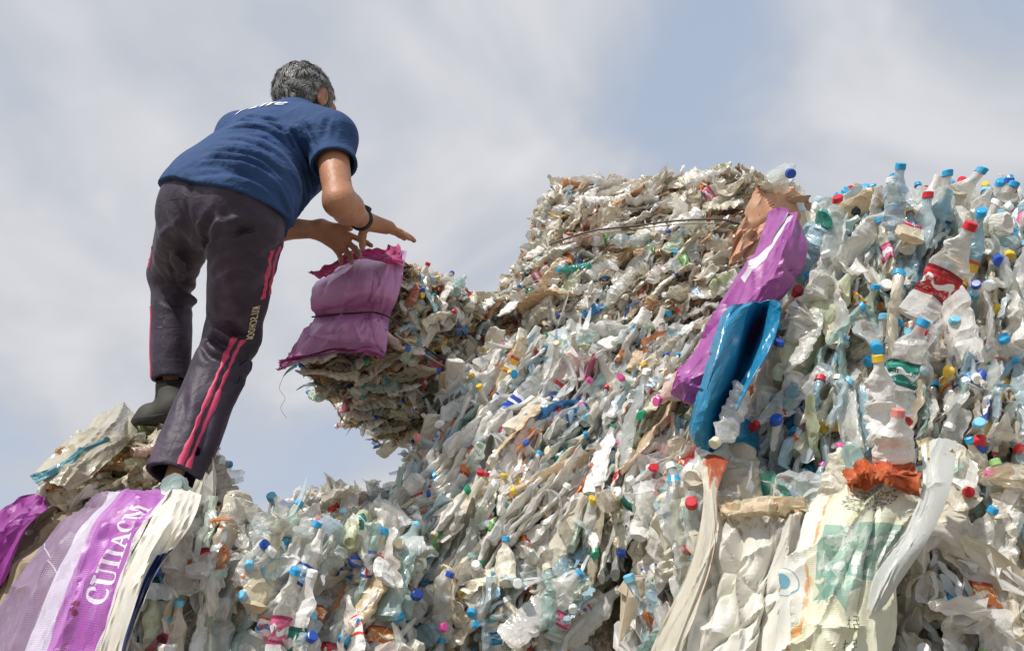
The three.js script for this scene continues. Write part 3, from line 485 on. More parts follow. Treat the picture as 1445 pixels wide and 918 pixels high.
{ // lilac sack round the overhanging bale, pinched by its strap
  const tex = canvasTex(512, 512, (x, w, h) => { x.fillStyle = '#e6a2d4'; x.fillRect(0, 0, w, h); stain(x, w, h, 21, ['#e4aedc', '#bc6cb2', '#e2bee2', '#a86494'], 260, 40); const r = rng(4); for (let k = 0; k < 160; k++) { x.globalAlpha = 0.3; x.strokeStyle = r() < 0.6 ? '#dca6dc' : '#93458c'; x.lineWidth = 1 + r() * 1.5; const X = r() * w, Y = r() * h; x.beginPath(); x.moveTo(X, Y); x.lineTo(X + (r() - 0.4) * 50, Y - r() * 110); x.stroke(); } x.globalAlpha = 1; });
  const m = SACK({ map: tex, transmission: 0.25 });
  child(baleC, 'sack', sheetGeo([
    [[452, 388, 2.99], [500, 366, 2.95], [540, 360, 2.93], [574, 352, 2.95]], [[440, 408, 2.86], [495, 386, 2.79], [540, 378, 2.77], [570, 378, 2.80]], [[438, 432, 2.84], [492, 416, 2.76], [536, 412, 2.74], [560, 420, 2.78]],
    [[444, 446, 2.90], [490, 441, 2.84], [530, 440, 2.82], [550, 448, 2.83]], [[430, 462, 2.86], [484, 454, 2.78], [526, 456, 2.75], [548, 468, 2.78]], [[412, 488, 2.85], [474, 474, 2.77], [522, 478, 2.74], [546, 490, 2.77]], [[393, 518, 2.88], [466, 498, 2.80], [515, 494, 2.77], [543, 502, 2.78]]],
    { nu: 56, nv: 76, wr: 0.010, wf: 15, seed: 14 }), m, 'lilac woven sack pinched by a strap');
  const pink = SACK({ color: 0xe04a9a, transmission: 0.35 });
  child(baleC, 'frill', sheetGeo([[[434, 384, 2.86], [462, 378, 2.84], [500, 353, 2.82], [545, 354, 2.80], [563, 343, 2.82]], [[446, 390, 2.83], [466, 386, 2.80], [502, 366, 2.78], [545, 366, 2.75], [572, 376, 2.79]]], { nu: 60, nv: 12, wr: 0.014, wf: 26, seed: 15, fray: 0.012, creases: 34 }), pink, 'torn pink upper edge of the sack');
  child(baleC, 'frill', sheetGeo([[[396, 508, 2.85], [430, 500, 2.79], [470, 490, 2.76], [515, 488, 2.73], [543, 496, 2.75]], [[392, 524, 2.85], [428, 508, 2.80], [470, 499, 2.77], [515, 497, 2.75], [541, 508, 2.76]]], { nu: 60, nv: 12, wr: 0.016, wf: 26, seed: 16, fray: 0.03 }), SACK({ color: 0xc46aa8, transmission: 0.3 }), 'torn pink lower edge of the sack');
}
function strap(bl, pts, r, hex, name = 'strap') { const c = new THREE.CatmullRomCurve3(pts.map((p) => (p.isVector3 ? p : at(...p)))); return child(bl, name, new THREE.TubeGeometry(c, 60, r, 6), std({ color: hex, roughness: 0.5 })); }
strap(baleC, [[440, 447, 2.885], [490, 442, 2.832], [530, 441, 2.812], [552, 449, 2.80], [600, 490, 2.98], [645, 520, 3.2]], 0.003, 0x4a3a46);
strap(baleC, [[556, 470, 2.79], [600, 500, 2.93], [640, 525, 3.1]], 0.0025, 0xb8b09a);
strap(baleC, [[636, 420, 3.1], [668, 440, 3.25], [705, 462, 3.45]], 0.0025, 0xb8b09a);
strap(baleC, [[400, 530, 2.9], [394, 548, 2.9], [402, 562, 2.9], [396, 575, 2.91], [404, 590, 2.91]], 0.0007, 0x8a8478, 'thread');
strap(baleF, [[775, 345, 3.30], [830, 327, 3.24], [900, 318, 3.20], [960, 311, 3.16], [1020, 310, 3.12], [1050, 318, 3.14]], 0.004, 0x4a443c);
strap(baleF, [[772, 352, 3.32], [830, 333, 3.26], [900, 323, 3.21], [960, 316, 3.18], [1020, 315, 3.15]], 0.0025, 0x9a9078);

{ // brown cloth end of the topmost bale
  const tex = canvasTex(256, 256, (x, w, h) => { x.fillStyle = '#c99a7c'; x.fillRect(0, 0, w, h); stain(x, w, h, 31, ['#e0bca0', '#a8704c', '#ecd4bc', '#cc7c50'], 300, 26); });
  child(baleF, 'brown_cloth', sheetGeo([[[1072, 258, 3.22], [1110, 262, 3.3], [1150, 292, 3.45], [1168, 310, 3.6]], [[1055, 290, 3.16], [1095, 300, 3.22], [1130, 318, 3.35], [1155, 340, 3.5]], [[1040, 325, 3.12], [1070, 335, 3.14], [1110, 350, 3.25], [1140, 370, 3.4]], [[1030, 370, 3.12], [1050, 372, 3.12], [1085, 390, 3.2], [1120, 400, 3.35]]], { nu: 40, nv: 40, wr: 0.03, wf: 10, seed: 18 }), phy({ map: tex, roughness: 0.7 }), 'rust brown cloth at the end of the bale');
  child(baleF, 'cream_film', sheetGeo([[[1060, 248, 3.2], [1095, 268, 3.26], [1130, 280, 3.36], [1168, 298, 3.5]], [[1066, 256, 3.18], [1092, 276, 3.24], [1126, 290, 3.34], [1160, 312, 3.46]]], { nu: 40, nv: 12, wr: 0.03, wf: 16, seed: 19, fray: 0.03 }), FILM(0xe8d4b4, 0.2, 0.5), 'cream film over the cloth');
}
{ // purple sack and blue sheet jammed between the stacks
  const tex = canvasTex(256, 1024, (x, w, h) => { x.fillStyle = '#a54a9c'; x.fillRect(0, 0, w, h); stain(x, w, h, 41, ['#c478bc', '#8a3682', '#cc98c8'], 240, 34); x.fillStyle = '#e9e2e8'; x.beginPath(); x.moveTo(w * 0.5, h * 0.02); x.lineTo(w * 0.62, h * 0.03); x.lineTo(w * 0.26, h * 0.36); x.lineTo(w * 0.17, h * 0.34); x.fill(); x.fillStyle = '#3c2440'; x.beginPath(); x.moveTo(w * 0.52, h * 0.02); x.lineTo(w * 0.57, h * 0.02); x.lineTo(w * 0.38, h * 0.16); x.lineTo(w * 0.34, h * 0.16); x.fill(); });
  const b1 = at(1000, 500, 2.45), g1 = sheetGeo([
    [[1095, 294, 2.46], [1105, 296, 2.38], [1122, 304, 2.35], [1132, 318, 2.38]], [[1068, 340, 2.42], [1085, 342, 2.33], [1112, 346, 2.29], [1138, 356, 2.33]], [[1040, 390, 2.42], [1062, 392, 2.32], [1094, 394, 2.27], [1120, 400, 2.32]],
    [[1008, 440, 2.42], [1034, 442, 2.33], [1062, 444, 2.30], [1084, 448, 2.36]], [[982, 490, 2.42], [1004, 492, 2.34], [1028, 494, 2.32], [1048, 500, 2.40]], [[957, 540, 2.42], [975, 544, 2.36], [995, 548, 2.35], [1012, 555, 2.42]], [[952, 556, 2.46], [968, 566, 2.40], [985, 572, 2.40], [1000, 578, 2.46]]], { nu: 36, nv: 90, wr: 0.014, wf: 12, seed: 22, along: 1.6 });
  const o1 = thing('purple_sack', 'folded violet sack with a white stripe jammed upright between the right stacks', 'sack', b1); mesh('fabric', shifted(g1, b1), SACK({ map: tex }), o1);
  const b2 = at(1020, 640, 2.4), blue = phy({ color: 0x2a93bf, roughness: 0.34, clearcoat: 0.5, clearcoatRoughness: 0.2, transmission: 0.24, thickness: 0, bumpMap: creaseBump, bumpScale: 0.006 });
  const g2 = sheetGeo([
    [[1020, 440, 2.230], [1034, 430, 2.160], [1060, 426, 2.190], [1078, 424, 2.200], [1092, 422, 2.180], [1104, 426, 2.140]],
    [[1010, 466, 2.210], [1022, 464, 2.130], [1046, 464, 2.180], [1064, 470, 2.390], [1080, 464, 2.220], [1101, 448, 2.160]],
    [[996, 520, 2.200], [1006, 518, 2.110], [1030, 520, 2.170], [1044, 526, 2.390], [1058, 518, 2.200], [1084, 498, 2.150]],
    [[981, 575, 2.200], [990, 575, 2.120], [1008, 578, 2.170], [1020, 582, 2.330], [1032, 574, 2.190], [1052, 556, 2.150]],
    [[974, 610, 2.230], [982, 615, 2.160], [997, 621, 2.190], [1006, 622, 2.250], [1014, 616, 2.200], [1026, 604, 2.170]],
    [[980, 628, 2.260], [988, 632, 2.200], [998, 636, 2.210], [1006, 638, 2.220], [1012, 634, 2.210], [1020, 626, 2.200]]], { nu: 70, nv: 80, wr: 0.008, wf: 16, seed: 25, creases: 24 });
  const o2 = thing('blue_sheet', 'creased open blue plastic sheet hanging beside the violet sack', 'sheet', b2); mesh('plastic', shifted(g2, b2), blue, o2);
  const g3 = sheetGeo([[[1000, 590, 2.40], [1022, 582, 2.36], [1048, 586, 2.34], [1066, 600, 2.38]], [[992, 618, 2.36], [1018, 612, 2.30], [1048, 612, 2.29], [1070, 622, 2.34]], [[996, 642, 2.36], [1020, 645, 2.30], [1048, 650, 2.29], [1066, 652, 2.34]], [[1010, 660, 2.4], [1025, 664, 2.36], [1045, 668, 2.36], [1062, 668, 2.4]]], { nu: 40, nv: 40, wr: 0.014, wf: 16, seed: 27 });
  mesh('pouch', shifted(g3, b2), blue, o2).userData.label = 'bulging lower pouch of the blue sheet';
}
{ // yellowed rice sacks pressed into the front of the lower right bale
  const white = canvasTex(512, 768, (x, w, h) => {
    x.fillStyle = '#f1eee4'; x.fillRect(0, 0, w, h); stain(x, w, h, 51, ['#e6dcb8', '#ffffff', '#d8cdb0', '#f4f2e4'], 300, 50);
    x.strokeStyle = '#8fb0bc'; x.lineWidth = 5; x.globalAlpha = 0.6; x.beginPath(); x.ellipse(w * 0.16, h * 0.83, 44, 52, 0.2, 0, 6.3); x.stroke(); x.fillStyle = '#3f8aa4'; x.beginPath(); x.ellipse(w * 0.16, h * 0.86, 26, 20, 0, 0, 6.3); x.fill(); x.globalAlpha = 1;
    const r = rng(3); for (let k = 0; k < 50; k++) { x.globalAlpha = 0.15 + 0.2 * r(); x.fillStyle = '#b4733c'; x.beginPath(); x.ellipse(w * r(), h * r() * 0.16, 3 + 12 * r(), 2 + 5 * r(), r() * 3, 0, 6.3); x.fill(); } x.globalAlpha = 1;
  });
  const rowsW = [[[1012, 726, 2.20], [1050, 722, 2.15], [1095, 718, 2.12], [1138, 714, 2.12]], [[1000, 780, 2.16], [1045, 778, 2.11], [1090, 776, 2.08], [1130, 772, 2.08]], [[975, 850, 2.13], [1020, 848, 2.09], [1072, 846, 2.06], [1112, 842, 2.06]], [[945, 925, 2.11], [998, 926, 2.07], [1054, 924, 2.04], [1098, 920, 2.05]], [[915, 1030, 2.10], [975, 1030, 2.06], [1035, 1030, 2.03], [1082, 1026, 2.04]]];
  child(baleH, 'rice_sack', sheetGeo(rowsW, { nu: 56, nv: 80, wr: 0.03, wf: 9, seed: 33, along: 1.5 }), SACK({ map: white, transmission: 0.2 }), 'creased off-white sack');
  const yel = canvasTex(512, 1024, (x, w, h) => {
    x.fillStyle = '#efedd2'; x.fillRect(0, 0, w, h); stain(x, w, h, 61, ['#f6f4e2', '#e2dca6', '#ffffff', '#e8e3b0'], 300, 60);
    x.fillStyle = '#eceade'; x.fillRect(0, 0, w * 0.2, h);
    const r = rng(17);
    x.fillStyle = '#5c6258'; for (let k = 0; k < 420; k++) { const a = r() * 6.283, q = Math.sqrt(r()); x.globalAlpha = 0.25 + 0.4 * r(); x.fillRect(w * 0.52 + Math.cos(a) * q * 92, h * 0.125 + Math.sin(a) * q * 58, 3 + 8 * r(), 2 + 5 * r()); }
    x.globalAlpha = 0.85; for (let k = 0; k < 90; k++) { x.fillStyle = '#3f443c'; x.globalAlpha = 0.3 + 0.5 * r(); x.fillRect(w * (0.82 + 0.16 * r()), h * (0.10 + 0.05 * r()), 3 + 10 * r(), 3 + 8 * r()); }
    x.globalAlpha = 0.6; x.fillStyle = '#6fa896'; x.fillRect(w * 0.27, h * 0.235, w * 0.66, h * 0.20); x.fillStyle = '#eef0e6';
    for (let k = 0; k < 46; k++) { x.globalAlpha = 0.35 + 0.5 * r(); x.beginPath(); x.ellipse(w * (0.3 + 0.6 * r()), h * (0.25 + 0.17 * r()), 8 + 34 * r(), 5 + 16 * r(), r() * 3, 0, 6.3); x.fill(); }
    x.globalAlpha = 0.62; x.fillStyle = '#6fa592'; const star = (cx, cy, R) => { x.beginPath(); for (let k = 0; k < 10; k++) { const a = -1.3 + k * 0.628, q = k & 1 ? R * 0.42 : R; x.lineTo(cx + Math.cos(a) * q, cy + Math.sin(a) * q * 1.1); } x.fill(); }; star(w * 0.46, h * 0.46, 104); x.fillStyle = '#dfe7d4'; star(w * 0.47, h * 0.435, 50); x.fillStyle = '#6fa592'; star(w * 0.36, h * 0.48, 56);
    x.fillStyle = '#4b524c'; x.globalAlpha = 0.3; for (let k = 0; k < 120; k++) { x.fillRect(w * (0.3 + 0.6 * r()), h * (0.245 + 0.18 * r()), 2 + 9 * r(), 2 + 5 * r()); }
    x.globalAlpha = 0.75; x.strokeStyle = '#57605a'; x.lineWidth = 4; // three upright characters below
    for (let c = 0; c < 3; c++) { const X = w * 0.6, Y = h * (0.60 + c * 0.085); for (const [a, b, e, f] of [[-20, -24, -20, 24], [-26, -8, -12, -10], [-20, 0, -28, 12], [-2, -24, 22, -24], [-2, -10, 22, -10], [10, -24, 10, 24], [-4, 6, 24, 4], [0, 22, 22, 22], [22, -24, 22, -10], [-2, 6, -4, 24]]) { x.beginPath(); x.moveTo(X + a, Y + b + c * 2); x.lineTo(X + e + c * 2, Y + f); x.stroke(); } }
    x.strokeStyle = '#5a9ab0'; x.globalAlpha = 0.7; x.beginPath(); x.ellipse(w * 0.1, h * 0.46, 30, 54, 0, 0, 6.3); x.stroke(); x.fillStyle = '#4f9ab4'; x.beginPath(); x.ellipse(w * 0.1, h * 0.46, 12, 30, 0, 0, 6.3); x.fill();
    x.globalAlpha = 0.5; x.fillStyle = '#7fb0ba'; for (let k = 0; k < 40; k++) x.fillRect(w * 0.965, h * (0.45 + k * 0.013), 10, 5);
    x.fillStyle = '#8a9aa0'; for (let k = 0; k < 30; k++) x.fillRect(w * 0.07, h * (0.05 + k * 0.01), 8 + 10 * r(), 4);
    x.fillStyle = '#d8863c'; x.globalAlpha = 0.35; for (let k = 0; k < 60; k++) { x.beginPath(); x.ellipse(w * (0.2 + 0.03 * r()), h * r(), 3 + 6 * r(), 6 + 26 * r(), 0, 0, 6.3); x.fill(); x.beginPath(); x.ellipse(w * (0.25 + 0.7 * r()), h * 0.03 * r(), 4 + 12 * r(), 2 + 5 * r(), 0, 0, 6.3); x.fill(); } x.globalAlpha = 1;
  });
  child(baleH, 'printed_rice_sack', sheetGeo([[[1152, 702, 2.12], [1178, 694, 2.08], [1225, 684, 2.06], [1270, 690, 2.08], [1300, 706, 2.14]], [[1140, 740, 2.08], [1168, 734, 2.03], [1215, 726, 1.99], [1262, 728, 2.01], [1285, 740, 2.06]], [[1118, 810, 2.06], [1150, 806, 2.00], [1198, 802, 1.97], [1240, 806, 1.99], [1262, 812, 2.04]], [[1100, 880, 2.05], [1138, 878, 1.99], [1184, 878, 1.96], [1228, 880, 1.98], [1250, 884, 2.03]], [[1082, 960, 2.05], [1122, 960, 1.99], [1170, 960, 1.96], [1222, 960, 1.98], [1246, 964, 2.03]], [[1060, 1080, 2.05], [1105, 1080, 1.99], [1160, 1080, 1.96], [1216, 1080, 1.98], [1240, 1080, 2.03]]], { nu: 70, nv: 110, wr: 0.022, wf: 8, seed: 35 }), SACK({ map: yel, transmission: 0.2 }), 'yellowed sack printed with a green star motif and characters');
  const rust = (seed, base, cols, n) => canvasTex(256, 256, (x, w, h) => { x.fillStyle = base; x.fillRect(0, 0, w, h); stain(x, w, h, seed, cols, n, 30); });
  const strip = canvasTex(128, 512, (x, w, h) => { x.fillStyle = '#f0ead8'; x.fillRect(0, 0, w, h); stain(x, w, h, 71, ['#e0d0a4', '#ffffff', '#d8c090'], 160, 24); const r = rng(6); for (let k = 0; k < 90; k++) { x.globalAlpha = 0.4; x.fillStyle = r() < 0.5 ? '#d8551c' : '#b8481c'; x.beginPath(); x.ellipse(w * (0.35 + 0.65 * r()), h * 0.16 * r() * r(), 4 + 14 * r(), 4 + 14 * r(), 0, 0, 6.3); x.fill(); x.beginPath(); x.globalAlpha = 0.2; x.ellipse(w * 0.95, h * r() * 0.6, 3 + 4 * r(), 4 + 20 * r(), 0, 0, 6.3); x.fill(); } x.globalAlpha = 1; });
  const stripM = SACK({ map: strip, transmission: 0.2 });
  child(baleH, 'sack_strip', sheetGeo([[[986, 650, 2.2], [1006, 640, 2.177], [1028, 650, 2.17]], [[992, 690, 2.14], [1002, 684, 2.122], [1014, 690, 2.12]], [[988, 745, 2.12], [1002, 742, 2.102], [1012, 744, 2.1]], [[972, 800, 2.11], [990, 800, 2.092], [1004, 800, 2.09]], [[940, 870, 2.1], [962, 872, 2.082], [980, 872, 2.08]], [[905, 950, 2.1], [930, 952, 2.082], [950, 950, 2.08]], [[870, 1040, 2.1], [895, 1040, 2.082], [920, 1040, 2.08]]], { nu: 22, nv: 100, wr: 0.007, wf: 18, seed: 37, fray: 0.012, creases: 16 }), stripM, 'upright cream strip with an orange stained tip');
  child(baleH, 'sack_strip', sheetGeo([[[1300, 628, 2.02], [1325, 618, 2.012], [1352, 622, 2.02]], [[1302, 690, 1.99], [1322, 680, 1.977], [1344, 680, 1.98]], [[1278, 745, 1.98], [1302, 742, 1.967], [1322, 738, 1.97]], [[1240, 800, 1.96], [1268, 800, 1.957], [1290, 792, 1.97]], [[1222, 860, 1.97], [1236, 862, 1.967], [1250, 852, 1.98]]], { nu: 26, nv: 80, wr: 0.008, wf: 14, seed: 39, creases: 16 }), SACK({ color: 0xeef0ea, transmission: 0.25 }), 'white strip folded diagonally over the printed sack');
  child(baleH, 'stained_fold', sheetGeo([[[1016, 712, 2.14], [1050, 706, 2.10], [1090, 702, 2.08], [1140, 704, 2.08]], [[1016, 728, 2.12], [1050, 722, 2.08], [1092, 716, 2.06], [1142, 720, 2.06]], [[1018, 738, 2.16], [1050, 732, 2.12], [1092, 724, 2.10], [1140, 728, 2.10]]], { nu: 50, nv: 20, wr: 0.014, wf: 22, seed: 41, fray: 0.015 }), SACK({ map: rust(44, '#eadbb8', ['#d8742c', '#f4ecd4', '#e08c44', '#c8602c'], 70) }), 'cream fold stained orange');
  child(baleH, 'orange_band', sheetGeo([[[1190, 668, 2.06], [1220, 654, 2.03], [1256, 655, 2.01], [1292, 650, 2.02]], [[1196, 680, 2.03], [1224, 668, 1.98], [1260, 668, 1.96], [1297, 672, 1.98]], [[1200, 690, 2.07], [1226, 680, 2.03], [1262, 686, 2.01], [1298, 698, 2.03]]], { nu: 50, nv: 26, wr: 0.016, wf: 24, seed: 43, fray: 0.03 }), SACK({ map: rust(47, '#d0581e', ['#ef9048', '#a83c14', '#f4b078', '#e06a28'], 200) }), 'orange crumpled band at the sack mouth');
  child(baleH, 'cardboard_flap', sheetGeo([[[1296, 622, 2.04], [1312, 620, 2.02], [1345, 622, 2.03]], [[1298, 650, 2.03], [1315, 646, 2.0], [1346, 646, 2.01]]], { nu: 16, nv: 14, wr: 0.006, wf: 20, seed: 49 }), SACK({ map: rust(50, '#f0e2b4', ['#e8cc80', '#fff4d8', '#e07840'], 60) }), 'pale yellow torn flap');
}
{ // cream film over the left shoulder of the rear left bale
  child(baleB, 'film_sheet', sheetGeo([[[150, 578, 2.86], [172, 572, 2.84], [190, 584, 2.84], [200, 602, 2.82]], [[112, 606, 2.68], [138, 604, 2.62], [160, 616, 2.60], [176, 630, 2.62]], [[72, 640, 2.54], [96, 640, 2.50], [122, 650, 2.48], [140, 662, 2.50]], [[44, 672, 2.48], [62, 680, 2.45], [84, 688, 2.44], [100, 694, 2.47]]], { nu: 40, nv: 60, wr: 0.014, wf: 12, seed: 55, fray: 0.02, creases: 26 }), FILM(0xe9e4d2, 0.5, 0.3), 'wide translucent cream film');
  child(baleB, 'blue_strip', sheetGeo([[[150, 618, 2.58], [156, 620, 2.56]], [[90, 652, 2.47], [96, 657, 2.46]], [[42, 672, 2.45], [50, 682, 2.43]]], { nu: 6, nv: 40, wr: 0.01, seed: 57 }), FILM(0x6ab0c0, 0.3, 0.35), 'pale blue strip');
}
// single loose bottles that stand out
function looseBottle(label, px, py, Z, dir, vi, mat, cap, s = 1, lab = null, group) {
  const v = bottleVariants[vi], p = at(px, py, Z), q = new THREE.Quaternion().setFromUnitVectors(V(0, 1, 0), V(...dir).normalize());
  const t = thing('plastic_bottle', label, 'bottle', p, group); t.quaternion.copy(q);
  addBottle(t, null, { v, mat, p: V(0, 0, 0), q: new THREE.Quaternion(), s, cap, label: lab });
  return t;
}
looseBottle('big clear bottle with a blue cap lying on top of the topmost bale', 1098, 252, 3.12, [-0.1, -0.3, 0.95], 8, petMats.clear[1], 'blue', 1.1);
looseBottle('clear bottle standing out highest of all against the sky, blue capped', 1262, 292, 2.32, [0.15, 0.95, 0.2], 2, petMats.blue[0], 'azure', 1.0);
looseBottle('milky bottle with yellow cap upright beside the green labelled one', 1240, 570, 2.12, [0.02, 1, 0.15], 4, petMats.milk[1], 'yellow', 0.95);
looseBottle('clear bottle with a green and white label in the right stack', 1272, 520, 2.14, [0.25, 0.9, 0.2], 0, petMats.clear[0], 'azure', 1.05, 4);
looseBottle('red labelled bottle near the top of the right stack', 1325, 395, 2.16, [0.5, 0.8, 0.2], 12, petMats.clear[2], 'red', 1.15, 1);
looseBottle('clear bottle lying in the mouth of the blue pouch', 1030, 592, 2.16, [-0.6, -0.75, 0.2], 5, petMats.clear[0], 'cream', 0.9);
looseBottle('pale bottle with red cap at the foot of the right stack', 1262, 640, 2.0, [0, 0.8, 0.6], 20, petMats.milk[3], 'salmon', 0.9);
// ---------------------------------------------------------------- the man
// surface of a distance field on a grid (naive surface nets); blocks far from the surface are skipped
function surfaceNets(f, lo, hi, h) {
  const n = [0, 1, 2].map((k) => Math.ceil((hi.getComponent(k) - lo.getComponent(k)) / h) + 2), [nx, ny, nz_] = n, F = new Float32Array(nx * ny * nz_).fill(1e3);
  const B = 5, at3 = (i, j, k) => i + nx * (j + ny * k);
  for (let bk = 0; bk < nz_; bk += B) for (let bj = 0; bj < ny; bj += B) for (let bi = 0; bi < nx; bi += B) {
    const c = f(lo.x + (bi + B / 2) * h, lo.y + (bj + B / 2) * h, lo.z + (bk + B / 2) * h), far = Math.abs(c) > h * B * 1.5 + 0.02;
    for (let k = bk; k < Math.min(bk + B, nz_); k++) for (let j = bj; j < Math.min(bj + B, ny); j++) for (let i = bi; i < Math.min(bi + B, nx); i++) F[at3(i, j, k)] = far ? c : f(lo.x + i * h, lo.y + j * h, lo.z + k * h);
  }
  const id = new Int32Array(nx * ny * nz_).fill(-1), pos = [], idx = [], E = [[0, 1], [0, 2], [0, 4], [1, 3], [1, 5], [2, 3], [2, 6], [3, 7], [4, 5], [4, 6], [5, 7], [6, 7]];
  for (let k = 0; k < nz_ - 1; k++) for (let j = 0; j < ny - 1; j++) for (let i = 0; i < nx - 1; i++) {
    const v = []; let m = 0; for (let c = 0; c < 8; c++) { v[c] = F[at3(i + (c & 1), j + ((c >> 1) & 1), k + (c >> 2))]; if (v[c] < 0) m |= 1 << c; }
    if (m === 0 || m === 255) continue;
    let x = 0, y = 0, z = 0, s = 0;
    for (const [a, b] of E) if (((m >> a) & 1) !== ((m >> b) & 1)) { const t = v[a] / (v[a] - v[b]); x += (a & 1) + t * ((b & 1) - (a & 1)); y += ((a >> 1) & 1) + t * (((b >> 1) & 1) - ((a >> 1) & 1)); z += (a >> 2) + t * ((b >> 2) - (a >> 2)); s++; }
    id[at3(i, j, k)] = pos.length / 3; pos.push(lo.x + (i + x / s) * h, lo.y + (j + y / s) * h, lo.z + (k + z / s) * h);
  }
  for (let k = 1; k < nz_ - 1; k++) for (let j = 1; j < ny - 1; j++) for (let i = 1; i < nx - 1; i++) {
    const a = F[at3(i, j, k)] < 0;
    const quad = (p, q, r, s, flip) => { if (p < 0 || q < 0 || r < 0 || s < 0) return; flip ? idx.push(p, r, q, p, s, r) : idx.push(p, q, r, p, r, s); };
    if (a !== F[at3(i + 1, j, k)] < 0) quad(id[at3(i, j - 1, k - 1)], id[at3(i, j, k - 1)], id[at3(i, j, k)], id[at3(i, j - 1, k)], !a);
    if (a !== F[at3(i, j + 1, k)] < 0) quad(id[at3(i - 1, j, k - 1)], id[at3(i - 1, j, k)], id[at3(i, j, k)], id[at3(i, j, k - 1)], !a);
    if (a !== F[at3(i, j, k + 1)] < 0) quad(id[at3(i - 1, j - 1, k)], id[at3(i, j - 1, k)], id[at3(i, j, k)], id[at3(i - 1, j, k)], !a);
  }
  return geo(pos, idx);
}
const smin = (a, b, k) => { const h = Math.max(k - Math.abs(a - b), 0) / k; return Math.min(a, b) - h * h * k * 0.25; };
function seg(x, y, z, a, b, ra, rb) { const bx = b.x - a.x, by = b.y - a.y, bz = b.z - a.z, px = x - a.x, py = y - a.y, pz = z - a.z, t = clamp((px * bx + py * by + pz * bz) / (bx * bx + by * by + bz * bz || 1e-9)), dx = px - bx * t, dy = py - by * t, dz = pz - bz * t; return Math.sqrt(dx * dx + dy * dy + dz * dz) - (ra + (rb - ra) * t); }
const lerpV = (a, b, t) => a.clone().lerp(b, t);
const off = (p, d, s) => p.clone().addScaledVector(d, s);

const J = {
  hipR: at(348, 318, 2.30), kneeR: at(328, 474, 2.60), ankR: at(243, 676, 2.47),
  hipL: at(268, 312, 2.40), kneeL: at(243, 385, 2.74), ankL: at(240, 553, 2.75),
  shR: at(466, 196, 2.46), elR: at(478, 284, 2.37), wrR: at(512, 311, 2.60),
  shL: at(342, 196, 2.64), elL: at(352, 320, 2.70), wrL: at(452, 324, 2.76),
  pel: at(302, 290, 2.34), c7: at(417, 180, 2.64), head: at(430, 145, 2.68),
};
const spine = J.c7.clone().sub(J.pel).normalize();
const rightV = J.shR.clone().sub(J.shL); rightV.addScaledVector(spine, -rightV.dot(spine)).normalize();
const fwd = spine.clone().cross(rightV).normalize(); if (fwd.z > 0) fwd.negate();
const hipRight = J.hipR.clone().sub(J.hipL).normalize();
const waist = off(lerpV(J.pel, J.c7, 0.36), fwd, -0.01), chest = off(lerpV(J.pel, J.c7, 0.72), fwd, 0.02);
const HS = 1.07;
const headUp = J.head.clone().sub(J.c7).normalize().lerp(V(0.05, 1, -0.1).normalize(), 0.55).normalize();
const faceF = V(0.52, -0.30, -0.80); faceF.addScaledVector(headUp, -faceF.dot(headUp)).normalize();
const faceR = faceF.clone().cross(headUp).normalize();
const torsoBones = [
  [off(J.pel, hipRight, -0.015), off(J.pel, hipRight, 0.075), 0.092, 0.098], [off(waist, rightV, -0.048), off(waist, rightV, 0.06), 0.090, 0.092],
  [off(chest, rightV, -0.078), off(chest, rightV, 0.085), 0.108, 0.108], [J.pel, waist, 0.1, 0.095], [waist, chest, 0.095, 0.108],
  [J.shL, J.shR, 0.056, 0.056], [J.shL, J.c7, 0.048, 0.05], [J.shR, J.c7, 0.048, 0.05], [chest, J.c7, 0.10, 0.052],
];
const torso = (x, y, z) => { let d = 1e3; for (const [a, b, r, s] of torsoBones) d = smin(d, seg(x, y, z, a, b, r, s), 0.07); return d; };
const neckTop = off(J.head, headUp, -0.06);
const heel = (ank, dir, len = 0.17) => ({ h: off(off(ank, V(0, -1, 0), 0.055), dir, -0.03), t: off(off(ank, V(0, -1, 0), 0.07), dir, len) });
const dirR = V(0.45, 0, -0.89), dirL = V(-0.8, -0.12, -0.55).normalize(), ftR = heel(off(J.ankR, V(0, -1, 0), 0.035), dirR, 0.15), ftL = heel(J.ankL, dirL, 0.125);
const armR = (x, y, z, e = 0) => smin(smin(seg(x, y, z, J.shR, J.elR, 0.051 + e, 0.040 + e), seg(x, y, z, lerpV(J.elR, J.wrR, 0.0), lerpV(J.elR, J.wrR, 0.35), 0.040 + e, 0.042 + e), 0.03), seg(x, y, z, lerpV(J.elR, J.wrR, 0.35), J.wrR, 0.042 + e, 0.027 + e), 0.03);
const armL = (x, y, z, e = 0) => smin(seg(x, y, z, J.shL, J.elL, 0.05 + e, 0.04 + e), smin(seg(x, y, z, J.elL, lerpV(J.elL, J.wrL, 0.35), 0.04 + e, 0.041 + e), seg(x, y, z, lerpV(J.elL, J.wrL, 0.35), J.wrL, 0.041 + e, 0.026 + e), 0.03), 0.03);
const legBones = (e) => [[J.hipR, J.kneeR, 0.088 + e, 0.058 + e], [J.kneeR, lerpV(J.kneeR, J.ankR, 0.35), 0.055 + e, 0.056 + e], [lerpV(J.kneeR, J.ankR, 0.35), J.ankR, 0.056 + e, 0.036 + e], [J.hipL, J.kneeL, 0.086 + e, 0.056 + e], [J.kneeL, lerpV(J.kneeL, J.ankL, 0.35), 0.05 + e, 0.048 + e], [lerpV(J.kneeL, J.ankL, 0.35), J.ankL, 0.048 + e, 0.034 + e]];
const bodyLegs = legBones(-0.014);
